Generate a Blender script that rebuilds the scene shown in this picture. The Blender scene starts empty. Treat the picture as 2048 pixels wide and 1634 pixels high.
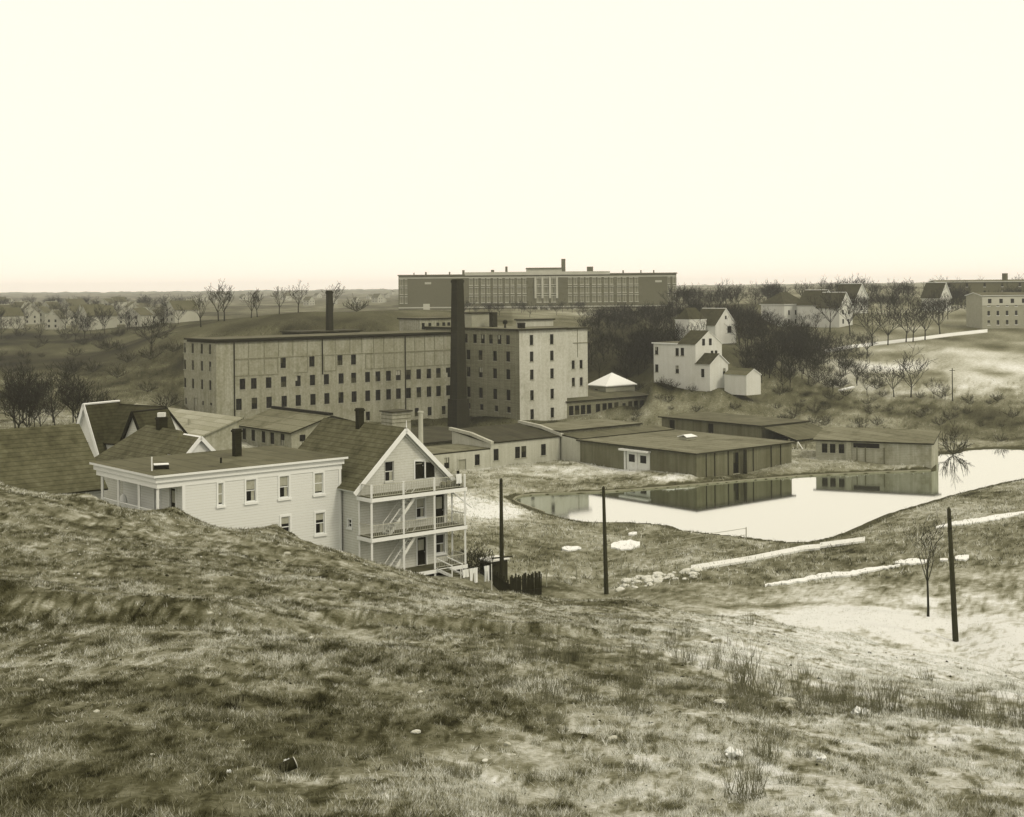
import bpy, math, random
import numpy as np
from mathutils import Vector, Matrix
random.seed(7); RNG = np.random.default_rng(7)
sc = bpy.context.scene
COL = sc.collection
# ------------------------------------------------------------------ camera model
F = 2800.0; HC = 30.0; HY = 575.0; ROLL = math.radians(0.5)
CR, SR = math.cos(ROLL), math.sin(ROLL)
def ray(px, py):
    u = (px-1024.0)/F; v = (HY-py)/F
    return u*CR+v*SR, v*CR-u*SR            # X and Z per unit Y
def atY(px, py, D):
    x, z = ray(px, py); return (x*D, D, HC+z*D)
def atZ(px, py, z):
    x, s = ray(px, py); D = (z-HC)/s; return (x*D, D, z)
def project(X, Y, Z):
    a = X/Y; c = (Z-HC)/Y
    u = a*CR-c*SR; v = a*SR+c*CR
    return 1024+u*F, HY-v*F
cam = bpy.data.cameras.new('camera'); camo = bpy.data.objects.new('camera', cam); COL.objects.link(camo)
cam.sensor_fit = 'HORIZONTAL'; cam.sensor_width = 36; cam.lens = F/2048*36
cam.shift_y = -(817.0-HY)/2048.0
cam.clip_start = 0.3; cam.clip_end = 20000
camo.matrix_world = Matrix(((CR, SR, 0, 0), (0, 0, -1, 0), (-SR, CR, 0, HC), (0, 0, 0, 1)))
sc.camera = camo
sc.render.resolution_x = 1024; sc.render.resolution_y = 817
sc.view_settings.view_transform = 'Standard'; sc.view_settings.look = 'None'
sc.view_settings.exposure = 0.0; sc.view_settings.gamma = 1.0
sc.cycles.volume_bounces = 1
sc.cycles.max_bounces = 5; sc.cycles.diffuse_bounces = 2; sc.cycles.glossy_bounces = 3; sc.cycles.transmission_bounces = 2
# ------------------------------------------------------------------ sepia tones and materials
def sep(v):
    k = v*0.86; return (k*1.0, k*(1.025+0.05*min(1, v)), k*min(1.15, 0.20+0.93*v**0.4), 1.0)
STOPS = [0.0, 0.012, 0.035, 0.08, 0.15, 0.27, 0.45, 0.7, 1.0]
def ramp(nt, src):
    r = nt.nodes.new('ShaderNodeValToRGB'); el = r.color_ramp.elements
    while len(el) < len(STOPS): el.new(0.5)
    for e, s in zip(el, STOPS): e.position = s
    for e, s in zip(r.color_ramp.elements, STOPS): e.color = sep(min(.80, 1.72*s**1.53))
    nt.links.new(src, r.inputs[0]); return r.outputs[0]
def mth(nt, op, a, b=None, c=None, clamp=False):
    n = nt.nodes.new('ShaderNodeMath'); n.operation = op; n.use_clamp = clamp
    for i, q in enumerate((a, b, c)):
        if q is None: continue
        if isinstance(q, (int, float)): n.inputs[i].default_value = q
        else: nt.links.new(q, n.inputs[i])
    return n.outputs[0]
def noise(nt, vec, scale, detail=3, rough=0.6):
    n = nt.nodes.new('ShaderNodeTexNoise'); n.inputs['Scale'].default_value = scale
    n.inputs['Detail'].default_value = detail; n.inputs['Roughness'].default_value = rough
    nt.links.new(vec, n.inputs['Vector']); return n.outputs[0]
def new_mat(name):
    m = bpy.data.materials.new(name); m.use_nodes = True; nt = m.node_tree
    bs = nt.nodes['Principled BSDF']; bs.inputs['Specular IOR Level'].default_value = 0.2
    g = nt.nodes.new('ShaderNodeNewGeometry')
    return m, nt, bs, g.outputs['Position']
def mat(name, v, var=0.18, scale=0.6, rough=0.9, fine=6.0, finevar=0.15, bump=0.0, lines=0.0, linedark=0.12, brick=False, streak=0.0, seams=0.0, stain=0.0):
    m, nt, bs, pos = new_mat(name)
    bs.inputs['Roughness'].default_value = rough
    n1 = noise(nt, pos, scale, 4); n2 = noise(nt, pos, fine, 3)
    f = mth(nt, 'ADD', mth(nt, 'MULTIPLY_ADD', n1, 2*var, 1-var), mth(nt, 'MULTIPLY_ADD', n2, 2*finevar, -finevar))
    hgt = n2
    sx = nt.nodes.new('ShaderNodeSeparateXYZ'); nt.links.new(pos, sx.inputs[0])
    if streak:
        mp = nt.nodes.new('ShaderNodeMapping'); mp.inputs['Scale'].default_value = (1.6, 1.6, 0.08); nt.links.new(pos, mp.inputs[0])
        n3 = noise(nt, mp.outputs[0], 1.0, 4)
        f = mth(nt, 'MULTIPLY', f, mth(nt, 'MULTIPLY_ADD', n3, 2*streak, 1-streak))
    if seams:
        dt = mth(nt, 'ADD', mth(nt, 'MULTIPLY', sx.outputs[0], .77), mth(nt, 'MULTIPLY', sx.outputs[1], .638))
        dt2 = mth(nt, 'ADD', mth(nt, 'MULTIPLY', sx.outputs[0], .638), mth(nt, 'MULTIPLY', sx.outputs[1], -.77))
        fl = mth(nt, 'FLOOR', mth(nt, 'DIVIDE', dt, seams)); e1 = mth(nt, 'LESS_THAN', mth(nt, 'FRACT', mth(nt, 'DIVIDE', dt, seams)), .09)
        wn = nt.nodes.new('ShaderNodeTexWhiteNoise'); wn.noise_dimensions = '2D'; cb2 = nt.nodes.new('ShaderNodeCombineXYZ'); nt.links.new(fl, cb2.inputs[0])
        nt.links.new(mth(nt, 'FLOOR', mth(nt, 'DIVIDE', dt2, seams*4)), cb2.inputs[1]); nt.links.new(cb2.outputs[0], wn.inputs['Vector'])
        f = mth(nt, 'MULTIPLY', f, mth(nt, 'MULTIPLY_ADD', wn.outputs['Value'], .22, .89)); f = mth(nt, 'MULTIPLY', f, mth(nt, 'MULTIPLY_ADD', e1, -.3, 1))
    if stain:
        n5 = noise(nt, pos, .35, 5, .7); k5 = mth(nt, 'MULTIPLY', mth(nt, 'SUBTRACT', n5, .52), 5, clamp=True)
        f = mth(nt, 'MULTIPLY', f, mth(nt, 'MULTIPLY_ADD', k5, -stain, 1))
    if lines:
        fr = mth(nt, 'FRACT', mth(nt, 'DIVIDE', sx.outputs[2], lines))
        edge = mth(nt, 'LESS_THAN', fr, 0.18)
        f = mth(nt, 'MULTIPLY', f, mth(nt, 'MULTIPLY_ADD', edge, -linedark, 1.0))
        hgt = fr
    if brick:
        b = nt.nodes.new('ShaderNodeTexBrick'); cb = nt.nodes.new('ShaderNodeCombineXYZ')
        nt.links.new(mth(nt, 'ADD', sx.outputs[0], sx.outputs[1]), cb.inputs[0]); nt.links.new(sx.outputs[2], cb.inputs[1])
        nt.links.new(cb.outputs[0], b.inputs['Vector']); b.inputs['Scale'].default_value = 1.0
        b.inputs['Brick Width'].default_value = 0.5; b.inputs['Row Height'].default_value = 0.17; b.inputs['Mortar Size'].default_value = 0.02
        b.inputs['Color1'].default_value = (.85, .85, .85, 1); b.inputs['Color2'].default_value = (1.1, 1.1, 1.1, 1); b.inputs['Mortar'].default_value = (1.2, 1.2, 1.2, 1)
        f = mth(nt, 'MULTIPLY', f, b.outputs[0])
    val = mth(nt, 'MULTIPLY', f, v)
    nt.links.new(ramp(nt, val), bs.inputs['Base Color'])
    if bump:
        bp = nt.nodes.new('ShaderNodeBump'); bp.inputs['Strength'].default_value = bump; bp.inputs['Distance'].default_value = 0.05
        nt.links.new(hgt, bp.inputs['Height']); nt.links.new(bp.outputs[0], bs.inputs['Normal'])
    return m
M = {}
M['house_pale'] = mat('dull_white_clapboard', .56, .12, .4, lines=.16, linedark=.1, streak=.12)
M['white_clap'] = mat('white_clapboard', .74, .07, .5, lines=.2, linedark=.2, bump=.5, streak=.05)
M['grey_clap'] = mat('grey_clapboard', .56, .1, .5, lines=.2, linedark=.2, bump=.5, streak=.08)
M['white'] = mat('white_paint', .82, .08, .8)
M['offwhite'] = mat('weathered_white_paint', .6, .15, .8, streak=.15)
M['grey_paint'] = mat('grey_paint', .32, .12, .8)
M['dark'] = mat('dark_paint', .035, .2, 1)
M['dark_trim'] = mat('dark_trim', .06, .2, 1)
M['glass_grey'] = mat('dusty_glass', .10, .5, .9, rough=.35)
M['glass'] = mat('window_glass', .016, .5, .9, rough=.35)
M['blind'] = mat('cloth_blind', .36, .2, 2)
M['mill'] = mat('stucco_mill_wall', .31, .16, .12, fine=2.5, finevar=.25, bump=.3, streak=.25, stain=.15)
M['mill_panel'] = mat('mill_panel', .33, .12, .2, fine=3, finevar=.24, streak=.2, stain=.12)
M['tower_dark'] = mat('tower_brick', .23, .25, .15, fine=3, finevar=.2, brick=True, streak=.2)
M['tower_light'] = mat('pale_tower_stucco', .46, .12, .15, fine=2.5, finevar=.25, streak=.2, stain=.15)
M['chimney'] = mat('sooty_brick', .05, .3, .3, brick=True, streak=.25)
M['brick_dark'] = mat('dark_brick', .05, .2, 1, brick=True)
M['brick_mid'] = mat('brown_brick', .115, .2, .25, brick=True, streak=.15)
M['shed_wall'] = mat('brown_boards', .18, .22, .3, streak=.35)
M['shed_light'] = mat('whitewashed_wall', .40, .14, .3, streak=.2, bump=.2)
M['roof_felt'] = mat('tarred_roof', .15, .22, .25, fine=3, finevar=.2, seams=1.6, stain=.35)
M['roof_pale'] = mat('gravel_roof', .20, .18, .25, fine=3, finevar=.25, seams=2.0, stain=.4)
M['roof_dark'] = mat('dark_roof', .085, .3, .3, fine=3, finevar=.2, seams=1.6, stain=.3)
M['shingle'] = mat('shingle_roof', .15, .18, .4, fine=1.6, finevar=.4, stain=.4, lines=.3, linedark=.3, bump=.4)
M['shingle_dark'] = mat('dark_shingle_roof', .095, .2, .4, fine=1.6, finevar=.4, stain=.4, lines=.3, linedark=.3, bump=.4)
M['metal_pale'] = mat('pale_sheet_roof', .72, .1, .5, rough=.6)
M['school'] = mat('school_brick', .17, .12, .05, fine=1, finevar=.1)
M['stone_pale'] = mat('pale_stone', .42, .15, .2)
M['wood_pole'] = mat('weathered_pole', .07, .25, 2, streak=.3)
M['fence_wood'] = mat('old_fence_boards', .06, .4, 1.5, streak=.4)
M['bark'] = mat('bark', .045, .3, 2)
M['bark_pale'] = mat('pale_bark', .075, .3, 2)
M['twig'] = mat('twigs', .05, .3, 1)
M['twig_wood'] = mat('wood_twigs', .035, .35, .2)
M['shrub'] = mat('shrub_twigs', .06, .35, .5)
M['stone'] = mat('field_stone', .52, .3, 3, bump=.4)
M['paper'] = mat('waste_paper', .75, .1, 3)
M['cloth'] = mat('white_linen', .85, .06, 3)
M['snow'] = mat('old_snow', .85, .1, .6, finevar=.12, bump=.3)
M['walk'] = mat('pale_walk', .62, .15, .5, finevar=.1)
M['curb'] = mat('pond_curb', .27, .3, .4)
M['asphalt_roof'] = M['roof_felt']
M['shed_grey'] = mat('grey_weathered_boards', .33, .2, .3, streak=.3, bump=.2, stain=.3, lines=.25, linedark=.15)
M['stone_dull'] = mat('lichened_ledge', .19, .35, 3, bump=.4)
M['roof_grey'] = mat('pale_grey_roof', .31, .12, .3, fine=5, finevar=.2, seams=1.2)
M['weed'] = mat('dry_weed', .21, .4, 3)
M['deck'] = mat('porch_boards', .13, .2, 2)
M['floor_dark'] = mat('porch_ceiling', .12, .2, 1)
# ------------------------------------------------------------------ mesh builder
LOC = {}
def put(o, parent=None):
    COL.objects.link(o)
    if parent is not None: o.parent = parent
def tag(o, label=None, cat=None, group=None, kind=None):
    if label: o['label'] = label
    if cat: o['category'] = cat
    if group: o['group'] = group
    if kind: o['kind'] = kind
    return o
def thing(name, label, cat, loc=(0, 0, 0), group=None):
    o = bpy.data.objects.new(name, None); o.location = loc; COL.objects.link(o)
    o.empty_display_size = 0.5
    LOC[o.name] = Vector(loc); return tag(o, label, cat, group)
class MB:
    def __init__(s): s.v = []; s.f = []; s.m = []; s.mats = []
    def mi(s, m):
        m = M[m] if isinstance(m, str) else m
        if m not in s.mats: s.mats.append(m)
        return s.mats.index(m)
    def poly(s, pts, m):
        n = len(s.v); s.v += [tuple(p) for p in pts]; s.f.append(tuple(range(n, n+len(pts)))); s.m.append(s.mi(m))
    def box8(s, p, m):       # p: 4 bottom (ccw from above) + 4 top
        n = len(s.v); s.v += [tuple(q) for q in p]; k = s.mi(m)
        for f in ((3, 2, 1, 0), (4, 5, 6, 7), (0, 1, 5, 4), (1, 2, 6, 5), (2, 3, 7, 6), (3, 0, 4, 7)):
            s.f.append(tuple(n+i for i in f)); s.m.append(k)
    def bar(s, a, b, w, h, m, up=(0, 0, 1)):   # rectangular bar a->b
        a = Vector(a); b = Vector(b); d = (b-a).normalized(); up = Vector(up)
        if abs(d.dot(up)) > .98: up = Vector((0, 1, 0))
        r = d.cross(up).normalized()*(w/2); u = r.cross(d).normalized()*(h/2)
        s.box8([a-r-u, a+r-u, b+r-u, b-r-u, a-r+u, a+r+u, b+r+u, b-r+u], m)
    def tube(s, a, b, r0, r1, m, n=6, cap=True):
        a = Vector(a); b = Vector(b); d = (b-a)
        if d.length < 1e-6: return
        d.normalize(); t = Vector((0, 0, 1)) if abs(d.z) < .9 else Vector((1, 0, 0))
        x = d.cross(t).normalized(); y = d.cross(x); k = s.mi(m); q = len(s.v)
        for P, r in ((a, r0), (b, r1)):
            for i in range(n):
                an = 2*math.pi*i/n; s.v.append(tuple(P+x*(r*math.cos(an))+y*(r*math.sin(an))))
        for i in range(n):
            j = (i+1) % n; s.f.append((q+i, q+n+i, q+n+j, q+j)); s.m.append(k)
        if cap:
            s.f.append(tuple(q+n+i for i in reversed(range(n)))); s.m.append(k)
            s.f.append(tuple(q+i for i in range(n))); s.m.append(k)
    def slab(s, quad, th, m, m2=None):    # quad corners top surface, thickness downwards along normal
        q = [Vector(p) for p in quad]; n = (q[1]-q[0]).cross(q[-1]-q[0]).normalized()
        if n.z < 0: q.reverse(); n = -n
        lo = [p-n*th for p in q]; N = len(q)
        s.poly(q, m); s.poly(list(reversed(lo)), m2 or m)
        for i in range(N):
            j = (i+1) % N; s.poly([lo[i], lo[j], q[j], q[i]], m2 or m)
    def build(s, name, parent=None, smooth=False, ref=None):
        me = bpy.data.meshes.new(name)
        off = Vector((0, 0, 0))
        p = parent
        while p is not None:
            if p.name in LOC: off = LOC[p.name]
            p = p.parent
        me.from_pydata([(x-off.x, y-off.y, z-off.z) for x, y, z in s.v], [], s.f)
        for m in s.mats: me.materials.append(m)
        me.polygons.foreach_set('material_index', s.m)
        if smooth: me.polygons.foreach_set('use_smooth', [True]*len(s.f))
        me.update()
        o = bpy.data.objects.new(name, me); put(o, parent); return o
def copy_tree(o, parent=None):
    c = o.copy(); COL.objects.link(c); c.parent = parent
    if o.name in LOC: LOC[c.name] = LOC[o.name]
    for ch in list(o.children): copy_tree(ch, c)
    return c
# wall frames
class W:
    def __init__(s, P, d, L, z0, z1):
        s.P = Vector((P[0], P[1], 0)); s.d = Vector((d[0], d[1], 0)).normalized(); s.L = L; s.z0 = z0; s.z1 = z1
        s.n = Vector((s.d.y, -s.d.x, 0)); s.holes = []
    def pt(s, a, z, o=0.0): 
        q = s.P+s.d*a+s.n*o; return Vector((q.x, q.y, z))
    def s_px(s, px, py=800):
        x = ray(px, py)[0]
        return (x*s.P.y-s.P.x)/(s.d.x-x*s.d.y)
    def z_py(s, a, py):
        q = s.P+s.d*a; 
        px = project(q.x, q.y, 10)[0]
        return HC+ray(px, py)[1]*q.y
    def panel(s, mb, m, depth=.14, gable=None, reveal=None):
        S = sorted({0, s.L}|{h[0] for h in s.holes}|{h[1] for h in s.holes}); Z = sorted({s.z0, s.z1}|{h[2] for h in s.holes}|{h[3] for h in s.holes})
        for i in range(len(S)-1):
            for j in range(len(Z)-1):
                a, b, c, d = S[i], S[i+1], Z[j], Z[j+1]; ma, mz = (a+b)/2, (c+d)/2
                if any(h[0] < ma < h[1] and h[2] < mz < h[3] for h in s.holes): continue
                mb.poly([s.pt(a, c), s.pt(b, c), s.pt(b, d), s.pt(a, d)], m)
        for a, b, c, d in s.holes:
            r = reveal or m
            mb.poly([s.pt(a, c), s.pt(b, c), s.pt(b, c, -depth), s.pt(a, c, -depth)][::-1], r)
            mb.poly([s.pt(a, d), s.pt(b, d), s.pt(b, d, -depth), s.pt(a, d, -depth)], r)
            mb.poly([s.pt(a, c), s.pt(a, d), s.pt(a, d, -depth), s.pt(a, c, -depth)][::-1], r)
            mb.poly([s.pt(b, c), s.pt(b, d), s.pt(b, d, -depth), s.pt(b, c, -depth)], r)
        if gable: mb.poly([s.pt(0, s.z1), s.pt(s.L, s.z1), s.pt(gable[0], gable[1])], m)
    def box(s, mb, a0, a1, z0, z1, o0, o1, m):
        mb.box8([s.pt(a0, z0, o1), s.pt(a1, z0, o1), s.pt(a1, z0, o0), s.pt(a0, z0, o0), s.pt(a0, z1, o1), s.pt(a1, z1, o1), s.pt(a1, z1, o0), s.pt(a0, z1, o0)], m)
    def hole(s, c, z, w, h):
        H = (c-w/2, c+w/2, z-h/2, z+h/2); s.holes.append(H); return H
WR = random.Random(12)
def mill_window(root, w, H, depth=.2, bars='grey_paint', sill='grey_paint'):
    a, b, c, d = H; mb = MB()
    w.box(mb, a, b, c, d, -depth-.04, -depth+.004, 'glass')
    mz = (c+d)/2; o = -depth+.006
    k_ = WR.random()
    if k_ < .34: w.box(mb, a+.076, (b if WR.random() < .5 else (a+b)/2)-.04, *((c, mz) if WR.random() < .4 else (mz, d)), -depth+.0045, -depth+.0055, 'glass_grey' if k_ < .24 else 'blind')
    for q in (a+.04, (a+b)/2, b-.04): w.box(mb, q-.035, q+.035, c, d, o, o+.04, 'dark_trim')
    w.box(mb, a+.076, (a+b)/2-.036, mz-.05, mz+.05, o, o+.05, 'dark_trim'); w.box(mb, (a+b)/2+.036, b-.076, mz-.05, mz+.05, o, o+.05, 'dark_trim')
    w.box(mb, a-.1, b+.1, c-.14, c-.003, .003, .09, sill)
    return mb.build('window', root)
def house_window(root, w, H, depth=.1, trim='white', tw=.13, blind=0.4, sash='white', curtain=False, label=None):
    a, b, c, d = H; mb = MB()
    w.box(mb, a-tw, a-.002, c-tw, d+tw, .003, .05, trim); w.box(mb, b+.002, b+tw, c-tw, d+tw, .003, .05, trim)
    w.box(mb, a, b, d+.002, d+tw, .003, .05, trim); w.box(mb, a-tw-.05, b+tw+.05, c-tw-.06, c-.004-tw*.3, .055, .12, trim)
    w.box(mb, a, b, c-tw, c-.002, .003, .05, trim)
    mz = (c+d)/2; o = -depth+.01
    for q0, q1, r0, r1 in ((a, a+.05, c, d), (b-.05, b, c, d), (a+.05, b-.05, mz-.03, mz+.03), (a+.05, b-.05, c, c+.06), (a+.05, b-.05, d-.05, d)):
        w.box(mb, q0, q1, r0, r1, o, o+.04, sash)
    win = mb.build('window', root)
    if label: win['label'] = label
    g = MB(); w.box(g, a, b, c, d, -depth-.04, -depth+.004, 'glass'); g.build('pane', win)
    if blind:
        g = MB(); zb = d-(d-c)*blind; w.box(g, a+.055, b-.055, zb, d-.055, -depth+.006, -depth+.018, 'blind'); g.build('blind', win)
    if curtain:
        g = MB(); w.box(g, (a+b)/2+.05, b-.1, c+.065, mz-.035, -depth+.006, -depth+.014, 'blind'); g.build('curtain', win)
    return win
def door(root, w, H, m='dark', trim='white', tw=.12, depth=.1, glass=True):
    a, b, c, d = H; mb = MB()
    w.box(mb, a-tw, a-.002, c, d+tw, .003, .05, trim); w.box(mb, b+.002, b+tw, c, d+tw, .003, .05, trim); w.box(mb, a, b, d+.002, d+tw, .003, .05, trim)
    w.box(mb, a, b, c, d, -depth-.04, -depth+.004, m)
    w.box(mb, a+.12, b-.12, c+.2, c+.85, -depth+.006, -depth+.02, m)
    o = mb.build('door', root)
    if glass:
        g = MB(); w.box(g, a+.15, b-.15, c+1.15, d-.2, -depth+.006, -depth+.014, 'blind'); g.build('pane', o)
    g = MB(); q = w.pt(b-.1, c+1.0, -depth+.03); g.tube(q, q+w.n*.06, .03, .03, 'offwhite', 6); g.build('handle', o)
    return o
A = Vector((.77, .638, 0)).normalized(); B = Vector((A.y, -A.x, 0)); Cc = -B
def rectwalls(O, La, Lb, z0, z1, a=A):
    a = Vector((a[0], a[1], 0)).normalized(); b = Vector((a.y, -a.x, 0)); c = -b; O = Vector((O[0], O[1], 0))
    return dict(front=W(O, a, La, z0, z1), left=W(O+c*Lb, b, Lb, z0, z1), right=W(O+a*La, c, Lb, z0, z1), back=W(O+a*La+c*Lb, -a, La, z0, z1))
def flat_roof(mb, ws, z, over, th, m, m2=None, rise=0.0, z2=None):
    f = ws['front']; a = f.d; c = -f.n; O = f.P; La = f.L; Lb = ws['left'].L
    p = [O-a*over-c*over, O+a*(La+over)-c*over, O+a*(La+over)+c*(Lb+over), O-a*over+c*(Lb+over)]
    zz = [z+th, z+th, (z2 or z)+th, (z2 or z)+th]
    mb.slab([(q.x, q.y, h) for q, h in zip(p, zz)], th, m, m2)
def gable_roof(mb, O, a, La, Lb, ze, zr, over, rake, th, m, m2=None, ridge_along='c'):
    """ridge along c (depth) : gable faces front.  ridge_along 'a': gable faces left/right"""
    a = Vector((a[0], a[1], 0)).normalized(); b = Vector((a.y, -a.x, 0)); c = -b; O = Vector((O[0], O[1], 0))
    if ridge_along == 'a': O, a, c, La, Lb = O, c, a, Lb, La
    sl = (zr-ze)/(La/2)
    r0 = O+a*(La/2)-c*rake; r1 = O+a*(La/2)+c*(Lb+rake)
    for sg in (-1, 1):
        e0 = r0+a*sg*(La/2+over); e1 = r1+a*sg*(La/2+over); zz = ze-over*sl
        up = th*1.2
        mb.slab([(r0.x, r0.y, zr+up), (r1.x, r1.y, zr+up), (e1.x, e1.y, zz+up), (e0.x, e0.y, zz+up)], th, m, m2)
def chimney(root, x, y, z0, z1, w, d, m='brick_dark', name='chimney', a=A, cap=.12):
    a = Vector(a); b = Vector((a.y, -a.x, 0)); mb = MB(); P = Vector((x, y, 0))
    def bx(w, d, z0, z1, mm):
        c = [P-a*w/2+b*d/2, P+a*w/2+b*d/2, P+a*w/2-b*d/2, P-a*w/2-b*d/2]
        mb.box8([(q.x, q.y, z0) for q in c]+[(q.x, q.y, z1) for q in c], mm)
    bx(w, d, z0, z1-.25, m); bx(w+cap, d+cap, z1-.25, z1-.1, m); bx(w, d, z1-.1, z1, m)
    return mb.build(name, root)
# ------------------------------------------------------------------ terrain
ZP = 2.4
def vnoise(x, y, seed=0):
    xi = np.floor(x).astype(np.int64); yi = np.floor(y).astype(np.int64); xf = x-xi; yf = y-yi
    def h(a, b):
        n = (a*374761393+b*668265263+seed*974711) & 0x7fffffff
        n = ((n ^ (n >> 13))*1274126177) & 0x7fffffff
        return ((n ^ (n >> 16)) & 0xffff)/65535.0
    u = xf*xf*(3-2*xf); v = yf*yf*(3-2*yf)
    return (h(xi, yi)*(1-u)+h(xi+1, yi)*u)*(1-v)+(h(xi, yi+1)*(1-u)+h(xi+1, yi+1)*u)*v
def fbm(x, y, oct=4, seed=0, g=.5):
    t = 0; a = 1; s = 0
    for i in range(oct):
        t = t+a*(vnoise(x*2**i+i*17.3, y*2**i-i*9.1, seed+i)-.5); s += a; a *= g
    return t/s*2
CP = []
def cp(px, py, D): CP.append(atY(px, py, D))
def cz(px, D, z): x = ray(px, 800)[0]; CP.append((x*D, D, z))
for px in (-60, 350, 700, 1024, 1400, 1700, 2100):
    cz(px, .5, 28.4); cz(px, 5, 27.6)
for px, lst in {
 -60: ((1600, 11), (1450, 14), (1330, 21), (1250, 25), (1150, 32), (1030, 42), (935, 55)),
 180: ((1600, 11), (1450, 14), (1330, 20), (1250, 26), (1150, 34), (1060, 44), (988, 56)),
 350: ((1600, 11), (1450, 14), (1330, 19.5), (1250, 26), (1150, 36), (1080, 46), (1016, 58)),
 550: ((1600, 11.3), (1450, 15), (1300, 23), (1200, 33), (1120, 45), (1056, 60)),
 700: ((1600, 11.5), (1450, 15.5), (1300, 24), (1200, 35), (1115, 64)),
 850: ((1600, 11.7), (1450, 16), (1300, 25), (1220, 35), (1158, 60)),
 1024: ((1634, 12), (1500, 15), (1400, 19), (1300, 26), (1230, 36), (1190, 52)),
 1250: ((1634, 12), (1500, 15.5), (1400, 20), (1300, 28), (1230, 40), (1202, 55)),
 1500: ((1634, 12.5), (1500, 16), (1400, 21), (1300, 32), (1235, 58)),
 1700: ((1634, 12.5), (1500, 17), (1400, 24), (1320, 38), (1270, 60)),
 1900: ((1634, 13), (1500, 17.5), (1400, 26), (1350, 36), (1315, 54)),
 2100: ((1634, 13), (1500, 18), (1400, 28), (1365, 44))}.items():
    for py, D in lst: cp(px, py, D)
for px, D, z in ((-60, 68, 18.5), (-60, 85, 13), (-60, 105, 10), (180, 70, 17), (180, 88, 11.5), (180, 105, 9), (350, 72, 16), (350, 86, 11), (350, 100, 8.5),
 (550, 74, 14.5), (550, 88, 10), (550, 104, 8), (700, 76, 13), (700, 88, 9.8), (700, 104, 8), (850, 74, 12.8), (850, 90, 9.6), (850, 106, 7.9), (930, 112, 7.6),
 (1024, 70, 13.2), (1024, 90, 8.6), (1250, 75, 12.0), (1250, 95, 7.4), (1500, 75, 10.8), (1500, 92, 7), (1700, 75, 10), (1700, 90, 7), (1900, 68, 10.8), (1900, 82, 7.6), (2100, 60, 13), (2100, 80, 8.5), (2100, 95, 6.6),
 (1500, 110, 4.9), (1600, 110, 4.8), (1600, 125, 4), (1700, 108, 5.2), (1700, 130, 4.2), (1912, 120, 5.5), (1912, 150, 4.7), (1912, 165, 4.0), (2100, 120, 6.2), (2100, 150, 5.6), (2100, 180, 4.4),
 (1250, 140, 3.5), (1400, 120, 4.3), (1400, 140, 3.4), (1100, 150, 3.7), (1000, 140, 4.9), (960, 177, 3.4), (900, 190, 3.3), (1024, 190, 3.3),
 (930, 205, 3.1), (1024, 215, 3.1), (1150, 212, 3.2), (1300, 205, 3.25), (1390, 196, 3.35), (1580, 208, 3.25), (1700, 208, 3.25), (1850, 206, 3.2), (1500, 225, 3.3), (1300, 245, 3.3),
 (1024, 260, 3.3), (1160, 285, 3.3), (1290, 296, 3.6), (900, 240, 3.5), (800, 200, 5), (800, 250, 3.6), (700, 150, 7), (700, 200, 5.8), (700, 250, 5),
 (600, 150, 7.5), (560, 200, 6), (450, 170, 8), (450, 225, 7.2), (430, 250, 7.0), (350, 150, 8.5), (350, 200, 8), (355, 250, 7.6), (200, 150, 9), (200, 200, 9.4), (-60, 150, 10), (-60, 250, 10), (-60, 320, 11),
 (500, 256, 6), (600, 262, 4.4), (700, 270, 3.7), (800, 278, 3.4), (900, 284, 3.3), (960, 272, 3.3), (1030, 272, 3.3), (1100, 285, 3.3), (1160, 300, 3.6), (600, 240, 4.6), (480, 240, 6.6), (560, 275, 9), (700, 286, 8), (850, 296, 7), (960, 320, 8), (1080, 315, 7), (450, 285, 17), (600, 290, 19), (750, 300, 19), (900, 315, 19), (600, 312, 21.6), (750, 320, 21.8), (900, 335, 21.5), (1050, 340, 17), (1050, 420, 21),
 (500, 460, 20), (700, 460, 20), (500, 600, 17), (700, 600, 17), (900, 560, 19), (900, 700, 18.5), (1100, 560, 20), (1100, 700, 18.5), (1300, 700, 19), (700, 700, 16.5),
 (1250, 300, 5.2), (1250, 350, 11.5), (1250, 400, 16.5), (1250, 450, 19.5), (1250, 600, 20), (1330, 270, 5), (1400, 268, 5.5), (1400, 350, 15), (1400, 450, 20.5), (1400, 700, 22),
 (1500, 260, 4.2), (1500, 400, 17), (1500, 500, 21), (1700, 240, 3.7), (1700, 480, 19), (1700, 600, 23.6), (1700, 900, 27), (1900, 229, 3.1), (1900, 600, 23), (1900, 900, 27), (2100, 229, 3.4), (2100, 600, 23), (2100, 900, 27),
 (-60, 1500, 17.5), (500, 1500, 17.5), (1024, 1500, 20), (1600, 1500, 26), (2100, 1500, 27), (-60, 4500, 27), (700, 4500, 27), (1400, 4500, 30), (2100, 4500, 33), (-60, 2800, 19), (700, 2800, 19)):
    cz(px, D, z)
for px, py, D in ((1003, 1180, 113), (1212, 1188, 119), (1912, 1284, 95), (1855, 1234, 103), (1306, 760, 290), (1440, 770, 288), (1480, 785, 288),
 (340, 800, 265), (340, 760, 290), (340, 700, 330), (200, 800, 260), (200, 700, 400), (200, 660, 520), (200, 640, 650), (200, 618, 950), (-60, 700, 400), (-60, 650, 560), (-60, 618, 950),
 (360, 654, 380), (450, 643, 370), (560, 630, 360), (640, 624, 360), (780, 622, 365), (900, 624, 385), (1180, 700, 345),
 (1500, 740, 330), (1600, 700, 385), (1700, 797, 300), (1700, 705, 380), (1650, 702, 400), (1900, 800, 300), (1900, 700, 380), (1900, 672, 430), (1900, 648, 470), (2100, 800, 300), (2100, 700, 380), (2100, 672, 430), (2100, 648, 470), (1560, 655, 470), (1740, 690, 410)):
    cp(px, py, D)
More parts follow.
